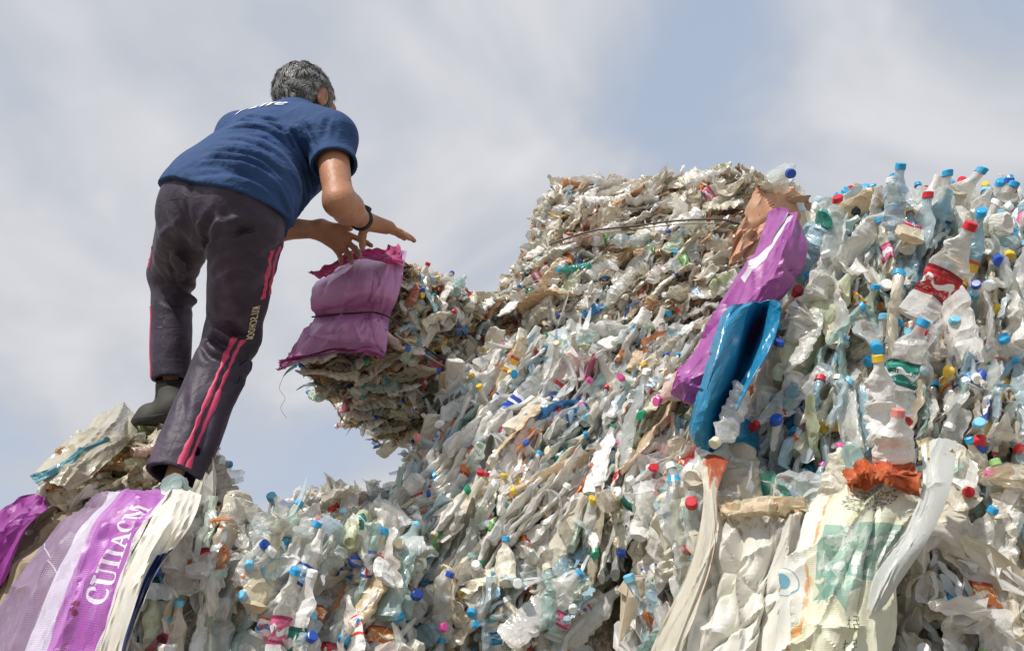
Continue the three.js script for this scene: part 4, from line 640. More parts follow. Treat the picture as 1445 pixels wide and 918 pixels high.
const headField = (x, y, z) => {
  const dx = (x - J.head.x) / HS, dy = (y - J.head.y) / HS, dz = (z - J.head.z) / HS, u = dx * faceR.x + dy * faceR.y + dz * faceR.z, v = dx * headUp.x + dy * headUp.y + dz * headUp.z, w = dx * faceF.x + dy * faceF.y + dz * faceF.z;
  const ell = (a, b, c, ra, rb, rc) => { const k = Math.sqrt(((u - a) / ra) ** 2 + ((v - b) / rb) ** 2 + ((w - c) / rc) ** 2); return (k - 1) * Math.min(ra, rb, rc); };
  let d = ell(0, 0.02, -0.008, 0.074, 0.092, 0.094); d = smin(d, ell(0, -0.055, 0.035, 0.055, 0.06, 0.058), 0.04);
  d = smin(d, ell(0, -0.02, 0.098, 0.013, 0.026, 0.018), 0.018); d = smin(d, ell(0, 0.02, 0.076, 0.05, 0.012, 0.018), 0.02);
  for (const s of [-1, 1]) { d = smin(d, ell(s * 0.079, -0.012, -0.004, 0.011, 0.033, 0.020), 0.008); d = Math.max(d, -ell(s * 0.086, -0.01, 0.002, 0.008, 0.02, 0.010)); d = Math.max(d, -ell(s * 0.032, 0.0, 0.093, 0.016, 0.010, 0.014)); }
  d = Math.max(d, -ell(0, -0.062, 0.095, 0.024, 0.004, 0.012));
  return d;
};
const bodyField = (x, y, z) => {
  let d = torso(x, y, z); d = smin(d, armR(x, y, z), 0.04); d = smin(d, armL(x, y, z), 0.04);
  for (const [a, b, r, s] of bodyLegs) d = smin(d, seg(x, y, z, a, b, r, s), 0.03);
  d = smin(d, seg(x, y, z, J.c7, neckTop, 0.058, 0.054), 0.03);
  for (const q of [ftR, ftL]) d = smin(d, seg(x, y, z, q.h, q.t, 0.034, 0.024), 0.03);
  return smin(d, headField(x, y, z) + 0.004, 0.02);
};
// hands: palm and five fingers of their own chains
function handBones(wr, el, f, palmN, thumbSide, curls, spreads, thumb) {
  const arm = wr.clone().sub(el).normalize();
  const s = thumbSide, K = off(wr, f, 0.085), bones = [[off(wr, s, 0.012), off(K, s, 0.022), 0.024, 0.0185], [off(wr, s, -0.010), off(K, s, -0.022), 0.023, 0.0175], [wr, K, 0.025, 0.020], [off(wr, arm, -0.05), wr, 0.031, 0.0265]];
  const fingers = [[0.033, 0.047, 0.028, 0.023], [0.0112, 0.052, 0.032, 0.025], [-0.0112, 0.048, 0.030, 0.024], [-0.032, 0.038, 0.023, 0.020]], chains = [];
  fingers.forEach(([o, a, b, c], i) => {
    let p = off(off(K, s, o), f, i === 3 ? -0.012 : 0), d = f.clone().addScaledVector(s, spreads[i]).normalize(), r = [0.0102, 0.0106, 0.0102, 0.009][i]; const ax = s.clone();
    const chain = []; [a, b, c].forEach((len, k) => { const cu = curls[i][k]; d = d.clone().multiplyScalar(Math.cos(cu)).addScaledVector(palmN, Math.sin(cu)).normalize(); const q = off(p, d, len); chain.push([p, q, r, r * 0.9]); p = q; r *= 0.9; const nd = palmN.clone(); palmN = nd; });
    chains.push(chain);
  });
  let p = off(off(wr, f, 0.022), s, 0.022); const ch = []; let r = 0.0145; for (const [d, len] of thumb) { const q = off(p, d, len); ch.push([p, q, r, r * 0.86]); p = q; r *= 0.86; } chains.push(ch);
  const all = [...bones.flat().filter((v) => v.isVector3), ...chains.flat(2).filter((v) => v.isVector3)], box = new THREE.Box3().setFromPoints(all).expandByScalar(0.04);
  return { box, f: (x, y, z) => { let d = 1e3; for (const [a, b, r1, r2] of bones) d = smin(d, seg(x, y, z, a, b, r1, r2), 0.018); chains.forEach((c, i) => { let e = 1e3; for (const [a, b, r1, r2] of c) e = smin(e, seg(x, y, z, a, b, r1, r2), 0.006); d = smin(d, e, i === 4 ? 0.014 : 0.007); }); return d; } };
}
const fR = at(582, 331, 2.72).sub(J.wrR).normalize(), nR = fR.clone().cross(J.wrR.clone().sub(EYE).normalize()).normalize(); if (nR.y > 0) nR.negate(); nR.addScaledVector(V(0, 0, 1), 0.22); nR.addScaledVector(fR, -nR.dot(fR)).normalize();
const sR = nR.clone().cross(fR).normalize(); if (sR.z < 0 && sR.x > 0) sR.negate(); if (sR.dot(V(-0.6, 0.1, -0.8)) < 0) sR.negate();
const handR = handBones(J.wrR, J.elR, fR, nR, sR, [[0.05, 0.12, 0.1], [0.02, 0.1, 0.08], [0.1, 0.12, 0.1], [0.16, 0.16, 0.1]], [0.06, 0.01, -0.03, -0.08], [[off(nR, sR, 0.55).addScaledVector(fR, 0.25).normalize(), 0.045], [off(nR, sR, 0.2).addScaledVector(fR, 0.35).normalize(), 0.034]]);
const fL = at(490, 346, 2.78).sub(J.wrL).normalize(), nL = V(-0.15, -0.6, 0.8); nL.addScaledVector(fL, -nL.dot(fL)).normalize();
const sL = nL.clone().cross(fL).normalize(); if (sL.dot(V(0.7, 0.3, 0.4)) < 0) sL.negate();
const handL = handBones(J.wrL, J.elL, fL, nL, sL, [[0.25, 0.2, 0.15], [0.5, 0.5, 0.35], [0.62, 0.6, 0.4], [0.72, 0.6, 0.4]], [0.22, 0.03, -0.08, -0.2], [[off(fL, sL, 0.75).addScaledVector(nL, 0.3).normalize(), 0.044], [off(fL, sL, 0.5).addScaledVector(nL, 0.3).normalize(), 0.034]]);

const manBase = V(J.ankR.x, J.ankR.y - 0.08, J.ankR.z);
const man = thing('person', 'person in blue t-shirt and striped track trousers bending on the bales', 'person', manBase);
const skinTex = noiseTex(128, (u, v) => { const k = 0.5 + 0.3 * nz(u * 30, v * 30, 1) + 0.2 * nz(u * 9, v * 9, 7); return [k, k, k]; });
{
  const all = Object.values(J), box = new THREE.Box3().setFromPoints([...all, ftR.t, ftL.t, ftR.h, ftL.h]).expandByScalar(0.16);
  const cut = (p, x, y, z, f, at0) => ((x - p.x) * f.x + (y - p.y) * f.y + (z - p.z) * f.z) - at0;
  const g1 = surfaceNets(bodyField, box.min, box.max, 0.0075);
  const hg = [handR, handL].map((h) => surfaceNets(h.f, h.box.min, h.box.max, 0.003));
  const hb = new THREE.Box3().setFromCenterAndSize(J.head, V(0.34, 0.38, 0.34)), g2 = surfaceNets((x, y, z) => smin(headField(x, y, z), seg(x, y, z, J.c7, neckTop, 0.0575, 0.0535), 0.02) - 0.0006, hb.min, hb.max, 0.004);
  mesh('body', shifted(boxUV(colorBy(mergeGeometries([g1, g2, ...hg]), (x, y, z) => { const k = 1 + 0.35 * fbm(x * 16, y * 16, z * 16, 4), m = nz(x * 60, y * 60, z * 60) * 0.08; return [0.46 * k + m * 0.3, 0.215 * k + m * 0.2, 0.115 * k + m * 0.1]; }), 6), manBase), phy({ vertexColors: true, bumpMap: skinTex, bumpScale: 0.0012, roughness: 0.52, sheen: 0.2, sheenRoughness: 0.5, sheenColor: new THREE.Color(0.5, 0.3, 0.2) }), man);
  const eyeM = std({ color: 0xe8e4dc, roughness: 0.2 }), irisM = std({ color: 0x1c120c, roughness: 0.2 });
  for (const s of [-1, 1]) { const c = off(off(J.head, faceR, s * 0.032 * HS), faceF, 0.074 * HS), e = mesh('eye', shifted(new THREE.SphereGeometry(0.0125, 14, 10).translate(c.x, c.y, c.z), manBase), eyeM, man); const ic = off(c, faceF, 0.0085); mesh('iris', shifted(new THREE.SphereGeometry(0.0052, 10, 8).translate(ic.x, ic.y, ic.z), manBase), irisM, e); }
}
// cloth folds: valleys with a roll beside them, along curves laid on the cloth
function onField(f, px, py) { for (let Z = 1.95; Z < 2.95; Z += 0.006) { const p = at(px, py, Z); if (f(p.x, p.y, p.z) < 0.002) return p; } return at(px, py, 2.4); }
function foldSet(list, f, ax, ay, o) {
  const C = list.map(([pts, A, w]) => { const q = pts.map(([px, py]) => { const p = onField(f, px, py).sub(o); return new THREE.Vector2(p.dot(ax), p.dot(ay)); }); return { p: new THREE.SplineCurve(q).getPoints(8), A, w }; });
  for (const c of C) { c.x0 = Math.min(...c.p.map((v) => v.x)) - 0.05; c.x1 = Math.max(...c.p.map((v) => v.x)) + 0.05; c.y0 = Math.min(...c.p.map((v) => v.y)) - 0.05; c.y1 = Math.max(...c.p.map((v) => v.y)) + 0.05; }
  return (x, y, z) => {
    const X = (x - o.x) * ax.x + (y - o.y) * ax.y + (z - o.z) * ax.z + 0.006 * nz(x * 14, y * 14, z * 14), Y = (x - o.x) * ay.x + (y - o.y) * ay.y + (z - o.z) * ay.z + 0.006 * nz(x * 14 + 5, y * 14, z * 14);
    let h = 0;
    for (const c of C) {
      if (X < c.x0 || X > c.x1 || Y < c.y0 || Y > c.y1) continue;
      let best = 1e9, sg = 0, tt = 0; const n = c.p.length - 1;
      for (let i = 0; i < n; i++) { const a = c.p[i], b = c.p[i + 1], bx = b.x - a.x, by = b.y - a.y, t = clamp(((X - a.x) * bx + (Y - a.y) * by) / (bx * bx + by * by)), dx = X - a.x - bx * t, dy = Y - a.y - by * t, d = dx * dx + dy * dy; if (d < best) { best = d; sg = bx * dy - by * dx; tt = (i + t) / n; } }
      const d = Math.sqrt(best) * Math.sign(sg), e = Math.sin(Math.PI * clamp(tt, 0.02, 0.98)); const ee = Math.pow(e, 0.7) * (0.75 + 0.5 * nz(tt * 4, c.A * 900, c.w * 900));
      h += 1.55 * c.A * ee * (-Math.exp(-((d / c.w) ** 2)) + 0.75 * Math.exp(-(((d - 1.9 * c.w) / (1.15 * c.w)) ** 2)) + 0.4 * Math.exp(-(((d + 1.8 * c.w) / (1.1 * c.w)) ** 2)));
    }
    return h;
  };
}
// trousers
const legAxis = { R: [J.hipR, J.kneeR, J.ankR], L: [J.hipL, J.kneeL, J.ankL] };
const cutR = lerpV(J.kneeR, J.ankR, 0.985), cutRn = J.ankR.clone().sub(J.kneeR).normalize(), cutL = lerpV(J.kneeL, J.ankL, 0.90), cutLn = J.ankL.clone().sub(J.kneeL).normalize();
const buttR = off(off(J.hipR, fwd, -0.062), spine, 0.02), buttL = off(off(off(J.hipL, fwd, -0.05), spine, 0.02), hipRight, 0.018), crotch = off(lerpV(J.hipR, J.hipL, 0.5), spine, -0.03);
const waistTop = off(J.pel, spine, 0.15);
const trouserFoldList = [
  [[[292, 352], [318, 334], [350, 326], [392, 330]], 0.009, 0.010], [[[296, 372], [322, 352], [356, 346], [396, 352]], 0.010, 0.010], [[[298, 390], [326, 374], [360, 366], [394, 374]], 0.009, 0.011], [[[302, 406], [336, 396], [372, 388], [398, 396]], 0.006, 0.010],
  [[[300, 300], [292, 330], [290, 356]], 0.013, 0.012], [[[262, 330], [246, 350], [222, 360]], 0.008, 0.010], [[[268, 348], [250, 366], [220, 374]], 0.009, 0.010], [[[276, 372], [252, 388], [222, 392]], 0.008, 0.010],
  [[[284, 462], [304, 480], [332, 500]], 0.011, 0.010], [[[290, 446], [318, 466], [352, 476]], 0.009, 0.009], [[[282, 486], [298, 504], [326, 516]], 0.008, 0.010], [[[350, 492], [336, 510], [318, 532]], 0.008, 0.010], [[[340, 520], [326, 536], [306, 552]], 0.006, 0.010],
  [[[262, 540], [256, 580], [244, 620]], 0.005, 0.014], [[[300, 560], [286, 610], [272, 650]], 0.006, 0.012], [[[230, 420], [246, 430], [266, 426]], 0.005, 0.010],
  [[[238, 276], [256, 300], [270, 330]], 0.006, 0.014], [[[372, 300], [360, 318], [330, 330]], 0.006, 0.011],
];
let trouserFolds = () => 0;
const trouserField = (x, y, z) => {
  const q = nz(x * 7, y * 7, z * 7), q2 = nz(x * 17 + 3, y * 17, z * 17);
  let dr = smin(seg(x, y, z, J.hipR, J.kneeR, 0.100, 0.076), seg(x, y, z, J.kneeR, J.ankR, 0.077, 0.073), 0.03);
  let dl = smin(seg(x, y, z, J.hipL, J.kneeL, 0.088, 0.07), seg(x, y, z, J.kneeL, J.ankL, 0.066, 0.056), 0.03);
  dr = Math.max(dr, (x - cutR.x) * cutRn.x + (y - cutR.y) * cutRn.y + (z - cutR.z) * cutRn.z - 0.006 * q);
  dl = Math.max(dl, (x - cutL.x) * cutLn.x + (y - cutL.y) * cutLn.y + (z - cutL.z) * cutLn.z - 0.006 * q);
  { // hollow hems
    const a = (x - cutR.x) * cutRn.x + (y - cutR.y) * cutRn.y + (z - cutR.z) * cutRn.z, ir = seg(x, y, z, J.kneeR, J.ankR, 0.069, 0.063); dr = Math.max(dr, -Math.max(ir, -0.07 - a));
    const b = (x - cutL.x) * cutLn.x + (y - cutL.y) * cutLn.y + (z - cutL.z) * cutLn.z, il = seg(x, y, z, J.kneeL, J.ankL, 0.056, 0.041); dl = Math.max(dl, -Math.max(il, -0.05 - b));
  }
  let s = seg(x, y, z, off(J.pel, hipRight, -0.01), off(J.pel, hipRight, 0.08), 0.104, 0.112);
  s = smin(s, seg(x, y, z, buttR, off(buttR, spine, 0.05), 0.100, 0.09), 0.03); s = smin(s, seg(x, y, z, buttL, off(buttL, spine, 0.05), 0.09, 0.086), 0.03);
  s = smin(s, seg(x, y, z, J.pel, waistTop, 0.115, 0.105), 0.05);
  let d = smin(s, dr, 0.035); d = smin(d, dl, 0.03);
  const cl = Math.abs((x - buttR.x) * hipRight.x + (y - buttR.y) * hipRight.y + (z - buttR.z) * hipRight.z + 0.085); // seat seam
  d += 0.006 * Math.exp(-Math.pow(cl / 0.012, 2)) * sstep(0.12, 0.02, Math.abs((y - J.pel.y + 0.03)));
  d += q2 * 0.0022 + q * 0.004 - trouserFolds(x, y, z);
  return Math.max(d, (x - waistTop.x) * spine.x + (y - waistTop.y) * spine.y + (z - waistTop.z) * spine.z);
};
trouserFolds = foldSet(trouserFoldList, trouserField, V(1, 0, 0), V(0, 1, 0), J.pel);
function colorBy(g, fn) { const p = g.attributes.position, c = new Float32Array(p.count * 3); for (let i = 0; i < p.count; i++) c.set(fn(p.getX(i), p.getY(i), p.getZ(i)), i * 3); g.setAttribute('color', new THREE.BufferAttribute(c, 3)); return g; }
function boxUV(g, k) { const p = g.attributes.position, u = new Float32Array(p.count * 2); for (let i = 0; i < p.count; i++) { u[i * 2] = (p.getX(i) + p.getZ(i) * 0.6) * k; u[i * 2 + 1] = (p.getY(i) + p.getZ(i) * 0.3) * k; } g.setAttribute('uv', new THREE.BufferAttribute(u, 2)); return g; }
const knit = noiseTex(128, (u, v) => { const k = 0.5 + 0.25 * Math.sin(u * 6.283 * 24) * Math.sin(v * 6.283 * 24) + 0.25 * nz(u * 40, v * 40, 2); return [k, k, k]; });
{
  const box = new THREE.Box3().setFromPoints([...legAxis.R, ...legAxis.L, waistTop, J.pel]).expandByScalar(0.16);
  const g = surfaceNets(trouserField, box.min, box.max, 0.0048);
  colorBy(g, (x, y, z) => { const n = fbm(x * 9, y * 9, z * 9, 4), dust = sstep(0.1, 0.5, fbm(x * 14 + 5, y * 6, z * 14, 4) + 0.14), k = 1 + n * 0.7; return [mix(0.040 * k, 0.15, dust * 0.4), mix(0.027 * k, 0.105, dust * 0.4), mix(0.048 * k, 0.155, dust * 0.4)]; });
  boxUV(g, 3);
  mesh('trousers', shifted(g, manBase), phy({ vertexColors: true, roughness: 0.58, sheen: 0.25, sheenRoughness: 0.4, sheenColor: new THREE.Color(0.4, 0.32, 0.42), bumpMap: creaseBump, bumpScale: 0.003 }), man);
}
// a point on a field's surface, marching from an axis point outwards
function inwards(f, p, d, far = 0.15) { for (let t = far; t > 0; t -= 0.003) if (f(p.x + d.x * t, p.y + d.y * t, p.z + d.z * t) < 0) { let lo = t, hi = t + 0.003; for (let k = 0; k < 10; k++) { const m = (lo + hi) / 2; f(p.x + d.x * m, p.y + d.y * m, p.z + d.z * m) > 0 ? hi = m : lo = m; } return off(p, d, hi); } return off(p, d, 0.08); }
function outwards(f, p, d, far = 0.25) { let a = 0; for (let t = 0.01; t < far; t += 0.004) { if (f(p.x + d.x * t, p.y + d.y * t, p.z + d.z * t) > 0) { let lo = a, hi = t; for (let k = 0; k < 12; k++) { const m = (lo + hi) / 2; f(p.x + d.x * m, p.y + d.y * m, p.z + d.z * m) > 0 ? hi = m : lo = m; } return off(p, d, lo); } a = t; } return off(p, d, a); }
function legPoint(A, t, ang, refDir) { // t 0 hip .. 1 knee .. 2 ankle; angle in radians from the leg's outer side
  const [h, k, a] = A, ax = (tt) => { const p1 = lerpV(h, k, clamp(tt, 0, 1)), p2 = lerpV(k, a, clamp(tt - 1, 0, 1)); return tt < 1 ? p1 : p2; };
  const p = ax(t), d = ax(Math.min(2, t + 0.14)).sub(ax(Math.max(0, t - 0.14))).normalize(), r = refDir.clone().addScaledVector(d, -refDir.dot(d)).normalize(), q = d.clone().cross(r);
  return { p, d: r.clone().multiplyScalar(Math.cos(ang)).addScaledVector(q, Math.sin(ang)) };
}
const outR = V(0.86, 0.1, 0.5).normalize(), outL = V(-0.95, 0, 0.25).normalize();
function stripe(A, ref, a0, t0, t1, halfW, lift, mat, name, waver = 0) {
  const n = 120, pos = [], idx = [];
  for (let i = 0; i <= n; i++) {
    const t = mix(t0, t1, i / n);
    for (let k = 0; k < 4; k++) { const an = a0(t) + (k / 3 - 0.5) * 2 * halfW * (1 + waver * nz(i * 0.09, a0(0) * 9, 1)) + waver * 0.04 * nz(i * 0.15, 3, a0(0)), L = legPoint(A, t, an, ref), s = inwards(trouserField, L.p, L.d); s.addScaledVector(L.d, lift * (k === 0 || k === 3 ? 0.1 : 1)); pos.push(s.x, s.y, s.z); }
    if (i) for (let k = 0; k < 3; k++) { const a = (i - 1) * 4 + k; idx.push(a, a + 1, a + 4, a + 1, a + 5, a + 4); }
  }
  return mesh(name, shifted(geo(pos, idx), manBase), mat, man);
}
const pinkM = phy({ color: 0xd8486c, roughness: 0.55, sheen: 0.3 });
for (const s of [-0.17, 0.17]) { stripe(legAxis.R, outR, () => 0.12 + s, 0.06, 0.50, 0.085, 0.003, pinkM, 'stripe', 0.5); stripe(legAxis.R, outR, (t) => 0.40 + s * 0.85, 1.05, 1.97, 0.085, 0.003, pinkM, 'stripe', 0.8); stripe(legAxis.L, outL, () => s, 0.5, 0.9, 0.09, 0.003, pinkM, 'stripe', 0.3); stripe(legAxis.L, outL, () => s, 1.3, 1.88, 0.09, 0.003, pinkM, 'stripe', 0.3); }
const font = await new FontLoader().loadAsync('fonts/droid/droid_sans_bold.typeface.json');
function wrapText(str, size, place) { const g = new THREE.ShapeGeometry(font.generateShapes(str, size), 3), p = g.attributes.position; g.computeBoundingBox(); const w = g.boundingBox.max.x; for (let i = 0; i < p.count; i++) { const q = place(p.getX(i), p.getY(i), w); p.setXYZ(i, q.x, q.y, q.z); } g.computeVertexNormals(); return g; }
{
  const g = wrapText('KU.SCHOOL', 0.024, (x, y, w) => { const L = legPoint(legAxis.R, 0.55 + x / w * 0.34, 0.50 + (y - 0.012) / 0.09, outR), s = inwards(trouserField, L.p, L.d); return off(s, L.d, 0.0025); });
  mesh('lettering', shifted(g, manBase), phy({ color: 0xe6dcae, roughness: 0.5 }), man).userData.label = 'pale yellow lettering on the thigh';
}
// t-shirt
const hemA = at(236, 258, 2.30), hemB = at(404, 308, 2.28), hemC = at(402, 350, 2.62);
const hemN = hemB.clone().sub(hemA).cross(hemC.clone().sub(hemA)).normalize(); if (hemN.y > 0) hemN.negate();
const slR = lerpV(J.shR, J.elR, 0.44), slRn = J.elR.clone().sub(J.shR).normalize(), slL = lerpV(J.shL, J.elL, 0.52), slLn = J.elL.clone().sub(J.shL).normalize();
const belly = off(off(J.pel, fwd, 0.07), rightV, 0.05), drape = off(off(off(J.pel, fwd, 0.13), rightV, 0.03), spine, -0.02), chestF = off(chest, fwd, 0.04);
const shirtFoldList = [
  [[[322, 182], [346, 179], [377, 185], [394, 195], [413, 218]], 0.010, 0.009], [[[312, 196], [336, 197], [358, 202], [382, 212], [404, 232]], 0.011, 0.009], [[[292, 212], [321, 214], [347, 219], [378, 230], [402, 250]], 0.010, 0.009],
  [[[418, 186], [429, 200], [438, 222]], 0.009, 0.007], [[[426, 174], [438, 193], [446, 216]], 0.009, 0.007], [[[397, 176], [411, 187], [424, 204], [434, 228]], 0.010, 0.008], [[[372, 172], [396, 182], [410, 198]], 0.007, 0.008],
  [[[284, 226], [310, 223], [337, 227], [372, 240], [396, 262]], 0.010, 0.009], [[[266, 236], [296, 236], [330, 242], [366, 254], [392, 276]], 0.009, 0.009], [[[270, 246], [304, 246], [340, 252]], 0.005, 0.008],
  [[[340, 166], [368, 166], [392, 172]], 0.006, 0.008], [[[330, 172], [356, 171]], 0.005, 0.007], [[[404, 236], [414, 256], [416, 284]], 0.008, 0.008], [[[420, 226], [430, 250], [426, 290]], 0.009, 0.009], [[[436, 232], [440, 256], [430, 284]], 0.006, 0.008],
  [[[466, 164], [459, 188], [454, 216]], 0.008, 0.009], [[[476, 170], [470, 190], [470, 210]], 0.005, 0.008], [[[492, 178], [486, 198], [488, 214]], 0.006, 0.008], [[[300, 204], [330, 206], [356, 211]], 0.005, 0.006], [[[352, 190], [374, 195], [392, 206]], 0.005, 0.006], [[[380, 262], [396, 280], [402, 300]], 0.006, 0.009],
];
let shirtFolds = () => 0;
const shirtField = (x, y, z) => {
  let d = 1e3; for (const [a, b, r, s] of torsoBones) d = smin(d, seg(x, y, z, a, b, r + 0.016, s + 0.016), 0.07);
  d = smin(d, seg(x, y, z, off(J.pel, hipRight, 0.0), off(J.pel, hipRight, 0.09), 0.116, 0.128), 0.06);
  d = smin(d, seg(x, y, z, off(buttR, spine, 0.08), off(buttL, spine, 0.08), 0.124, 0.112), 0.06);
  d = smin(d, seg(x, y, z, chestF, drape, 0.10, 0.09), 0.08);
  d = smin(d, trouserField(x, y, z) - 0.013, 0.02); // it hangs outside the trousers
  const u = (x - J.pel.x) * rightV.x + (y - J.pel.y) * rightV.y + (z - J.pel.z) * rightV.z, v = (x - J.pel.x) * spine.x + (y - J.pel.y) * spine.y + (z - J.pel.z) * spine.z;
  const n = nz(x * 5, y * 5, z * 5), n2 = nz(x * 11 + 4, y * 11, z * 11), up = Math.max(0, u + 0.06);
  d += n2 * 0.003 + n * 0.004 - shirtFolds(x, y, z);
  // sleeves
  let ar = seg(x, y, z, J.shR, slR, 0.064, 0.069) + n2 * 0.006; ar = Math.max(ar, (x - slR.x) * slRn.x + (y - slR.y) * slRn.y + (z - slR.z) * slRn.z);
  ar = Math.max(ar, -Math.max(seg(x, y, z, J.shR, J.elR, 0.059, 0.059), -0.05 - ((x - slR.x) * slRn.x + (y - slR.y) * slRn.y + (z - slR.z) * slRn.z)));
  let al = seg(x, y, z, J.shL, slL, 0.068, 0.068) + n2 * 0.005; al = Math.max(al, (x - slL.x) * slLn.x + (y - slL.y) * slLn.y + (z - slL.z) * slLn.z);
  d = smin(d, ar, 0.022); d = smin(d, al, 0.03);
  d = Math.max(d, (x - hemA.x) * hemN.x + (y - hemA.y) * hemN.y + (z - hemA.z) * hemN.z - 0.006 * n - 0.003 * Math.sin(u * 26));
  // neck opening
  return Math.max(d, -seg(x, y, z, off(J.c7, headUp, 0.035), off(J.head, headUp, 0.05), 0.062, 0.09));
};
shirtFolds = foldSet(shirtFoldList, shirtField, rightV, spine, J.pel);
{
  const box = new THREE.Box3().setFromPoints([hemA, hemB, hemC, J.shR, J.shL, slR, slL, J.c7, belly, drape, J.pel]).expandByScalar(0.15);
  const g = surfaceNets(shirtField, box.min, box.max, 0.0042); boxUV(g, 3.2);
  colorBy(g, (x, y, z) => { const k = 1 + 0.35 * fbm(x * 10, y * 10, z * 10, 4); return [0.020 * k, 0.060 * k, 0.165 * k]; });
  mesh('t_shirt', shifted(g, manBase), phy({ vertexColors: true, roughness: 0.85, sheen: 0.1, sheenRoughness: 0.6, sheenColor: new THREE.Color(0.15, 0.22, 0.4), bumpMap: creaseBump, bumpScale: 0.005 }), man);
  const white = phy({ color: 0xe9eaf0, roughness: 0.6 });
  const onBack = (u0, v0, tilt) => (x, y, w) => { const u = u0 + x * Math.cos(tilt) - y * Math.sin(tilt), v = v0 + x * Math.sin(tilt) + y * Math.cos(tilt), start = off(off(off(J.pel, rightV, u), spine, v), fwd, 0.02), back_ = fwd.clone().negate(), s = inwards(shirtField, start, back_, 0.3); return off(s, back_, 0.003); };
  mesh('lettering', shifted(wrapText('r Life', 0.054, onBack(-0.11, 0.402, 0.0)), manBase), white, man).userData.label = 'white lettering across the upper back';
}
{ // hair: a close cap and many short grey tufts
  const hairLine = (u, v, w) => v + 0.55 * w < 0.075 + 0.03 * 0 && !(w > 0.055 && v < 0.05) ;
  const local = (p) => { const d = p.clone().sub(J.head).divideScalar(HS); return [d.dot(faceR), d.dot(headUp), d.dot(faceF)]; };
  const inHair = (u, v, w) => { if (w > 0.045 && v < 0.055) return false; if (v < -0.085) return false; if (Math.abs(u) > 0.06 && w > 0.012 && v < 0.01) return false; if (Math.abs(u) > 0.068 && Math.abs(w + 0.004) < 0.022 && v < 0.016) return false; return v > -0.065 + 0.4 * Math.max(0, w + 0.02); };
  const capF = (x, y, z) => { const dx = (x - J.head.x) / HS, dy = (y - J.head.y) / HS, dz = (z - J.head.z) / HS, u = dx * faceR.x + dy * faceR.y + dz * faceR.z, v = dx * headUp.x + dy * headUp.y + dz * headUp.z, w = dx * faceF.x + dy * faceF.y + dz * faceF.z; const b = Math.sqrt((u / 0.0835) ** 2 + ((v - 0.022) / 0.1) ** 2 + ((w + 0.012) / 0.1005) ** 2); let d = (b - 1) * 0.083 + 0.004 * nz(x * 40, y * 40, z * 40); d = Math.max(d, w - 0.052 - Math.max(0, v - 0.04) * 0.9, -0.062 - v + 0.55 * Math.max(0, w + 0.02)); const ear = Math.hypot((Math.abs(u) - 0.085) / 0.03, (v + 0.014) / 0.036, (w + 0.002) / 0.026); return Math.max(d, (1 - ear) * 0.02); };
  const hb = new THREE.Box3().setFromCenterAndSize(off(J.head, headUp, 0.02), V(0.32, 0.32, 0.32));
  const cap = surfaceNets(capF, hb.min, hb.max, 0.004); colorBy(cap, (x, y, z) => { const k = 0.06 + 0.05 * nz(x * 60, y * 60, z * 60); return [k, k * 0.98, k * 0.9]; });
  const hair = mesh('hair', shifted(cap, manBase), phy({ vertexColors: true, roughness: 0.6 }), man);
  const r = rng(404), pos = [], idx = [], col = [], pa = cap.attributes.position, na = cap.attributes.normal, wh = off(J.head, headUp, 0.09).addScaledVector(faceF, -0.045);
  for (let k = 0; k < 6500; k++) {
    const i = Math.floor(r() * pa.count), p = V(pa.getX(i) + manBase.x, pa.getY(i) + manBase.y, pa.getZ(i) + manBase.z), n = V(na.getX(i), na.getY(i), na.getZ(i));
    const [u, v, w] = local(p); if (n.dot(p.clone().sub(J.head)) < 0) continue; if (w > 0.05 && v < 0.05) continue;
    let d = p.clone().sub(wh); d.addScaledVector(n, -d.dot(n)); if (d.lengthSq() < 1e-7) d.copy(faceR); d.normalize();
    const cl = nz(p.x * 28, p.y * 28, p.z * 28); d.applyAxisAngle(n, cl * 2.4 + (r() - 0.5) * 0.7);
    const len = mix(0.014, 0.03, r()), wd = mix(0.0009, 0.002, r()), side = d.clone().cross(n).normalize(), b0 = pos.length / 3, c = mix(0.05, 0.42, clamp(0.45 + 0.9 * nz(p.x * 45 + 3, p.y * 45, p.z * 45) + (r() - 0.5) * 0.6));
    for (let q = 0; q <= 3; q++) { const t = q / 3, m = off(off(p, d, len * t), n, 0.001 + 0.010 * t - 0.009 * t * t + (r() - 0.5) * 0.001), ww = wd * (1 - 0.8 * t); for (const s of [-1, 1]) { pos.push(m.x + side.x * s * ww, m.y + side.y * s * ww, m.z + side.z * s * ww); col.push(c, c * 0.98, c * 0.9); } if (q) { const a = b0 + q * 2 - 2; idx.push(a, a + 1, a + 2, a + 1, a + 3, a + 2); } }
  }
  const g = geo(pos, idx); g.setAttribute('color', new THREE.BufferAttribute(new Float32Array(col), 3));
  mesh('hair_tufts', shifted(g, manBase), phy({ vertexColors: true, roughness: 0.45 }), hair).userData.kind = 'stuff';
}
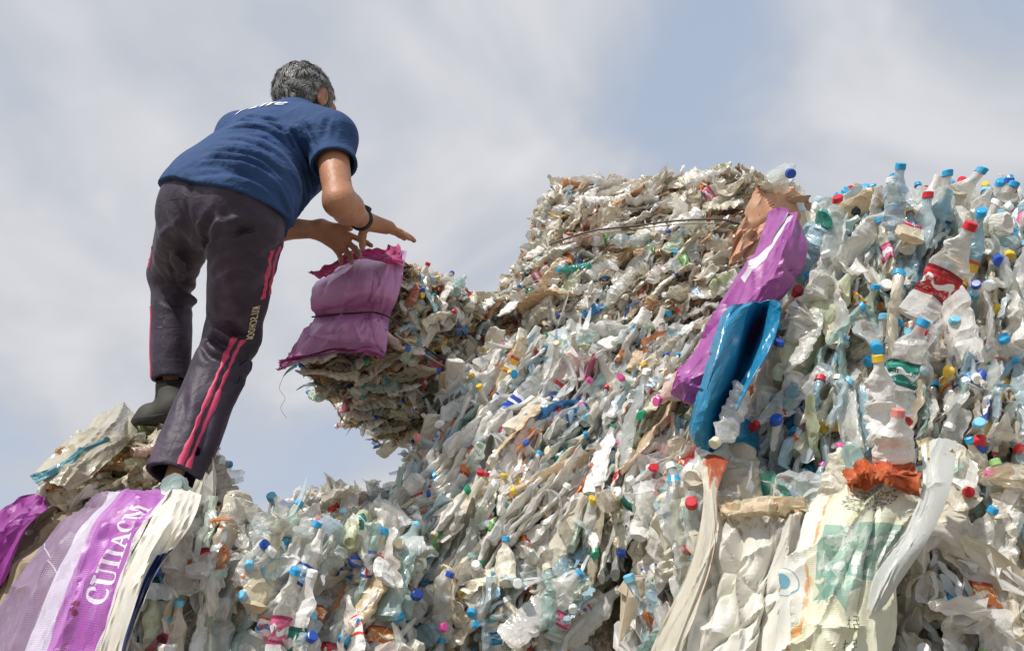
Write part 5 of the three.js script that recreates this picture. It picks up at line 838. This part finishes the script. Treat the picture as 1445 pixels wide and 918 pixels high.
{ // watch
  const ax = J.wrR.clone().sub(J.elR).normalize(), c = off(J.wrR, ax, -0.022), m = std({ color: 0x17181a, roughness: 0.5 });
  const q = new THREE.Quaternion().setFromUnitVectors(V(0, 0, 1), ax), g = new THREE.TorusGeometry(0.0315, 0.006, 10, 36); g.scale(1, 1, 1.9); g.applyQuaternion(q); g.translate(c.x, c.y, c.z);
  const w = mesh('watch', shifted(g, manBase), m, man);
  const up = V(0.35, 0.85, 0.4); up.addScaledVector(ax, -up.dot(ax)).normalize(); const fc = new THREE.CylinderGeometry(0.0185, 0.02, 0.011, 24), q2 = new THREE.Quaternion().setFromUnitVectors(V(0, 1, 0), up), p = off(c, up, 0.036); fc.applyQuaternion(q2); fc.translate(p.x, p.y, p.z);
  mesh('watch_case', shifted(fc, manBase), m, w);
  const gl = new THREE.CylinderGeometry(0.0145, 0.0145, 0.002, 24); gl.applyQuaternion(q2); const p2 = off(p, up, 0.0062); gl.translate(p2.x, p2.y, p2.z); mesh('watch_glass', shifted(gl, manBase), std({ color: 0x2a2e30, roughness: 0.1 }), w);
}
// shoes
function shoe(ank, ft, dir, label) {
  const side = dir.clone().cross(V(0, 1, 0)).normalize(), ball = lerpV(ft.h, ft.t, 0.66);
  const f = (x, y, z) => { let d = smin(seg(x, y, z, ft.h, ball, 0.037, 0.044), seg(x, y, z, ball, ft.t, 0.043, 0.034), 0.03); d = smin(d, seg(x, y, z, ft.h, off(ank, V(0, 1, 0), 0.0), 0.037, 0.042), 0.03); d += nz(x * 26, y * 26, z * 26) * 0.003; return Math.max(d, ft.h.y - 0.036 - y, y - ank.y - 0.012); };
  const box = new THREE.Box3().setFromPoints([ft.h, ft.t, ank]).expandByScalar(0.07), g = surfaceNets(f, box.min, box.max, 0.005);
  colorBy(g, (x, y, z) => { const k = 0.05 + 0.03 * fbm(x * 20, y * 20, z * 20, 3); return [k * 1.05, k * 1.02, k * 0.82]; });
  const s = mesh('shoe', shifted(g, manBase), phy({ vertexColors: true, roughness: 0.75 }), man); if (label) s.userData.label = label;
  const fs = (x, y, z) => { let d = smin(seg(x, y, z, ft.h, ball, 0.047, 0.05), seg(x, y, z, ball, ft.t, 0.048, 0.038), 0.03); return Math.max(d, ft.h.y - 0.048 - y, y - ft.h.y + 0.026); };
  mesh('sole', shifted(surfaceNets(fs, box.min.clone().subScalar(0.01), box.max, 0.005), manBase), std({ color: 0x2c2a26, roughness: 0.8 }), s);
}
shoe(J.ankL, ftL, dirL, 'dark olive shoe');
{ const a = off(J.ankL, V(0, 1, 0), -0.01), b = off(lerpV(J.ankL, J.kneeL, 0.075), V(0, 1, 0), 0.0); const g = surfaceNets((x, y, z) => Math.max(seg(x, y, z, a, lerpV(J.ankL, J.kneeL, 0.3), 0.0415, 0.044) + nz(x * 40, y * 40, z * 40) * 0.002, (x - b.x) * -cutLn.x + (y - b.y) * -cutLn.y + (z - b.z) * -cutLn.z), a.clone().subScalar(0.07), b.clone().addScalar(0.07), 0.005); mesh('sock', shifted(g, manBase), std({ color: 0x23221f, roughness: 0.95 }), man); } shoe(off(J.ankR, V(0, -1, 0), 0.035), heel(off(J.ankR, V(0, -1, 0), 0.035), dirR), dirR);
renderer.render(scene, camera);
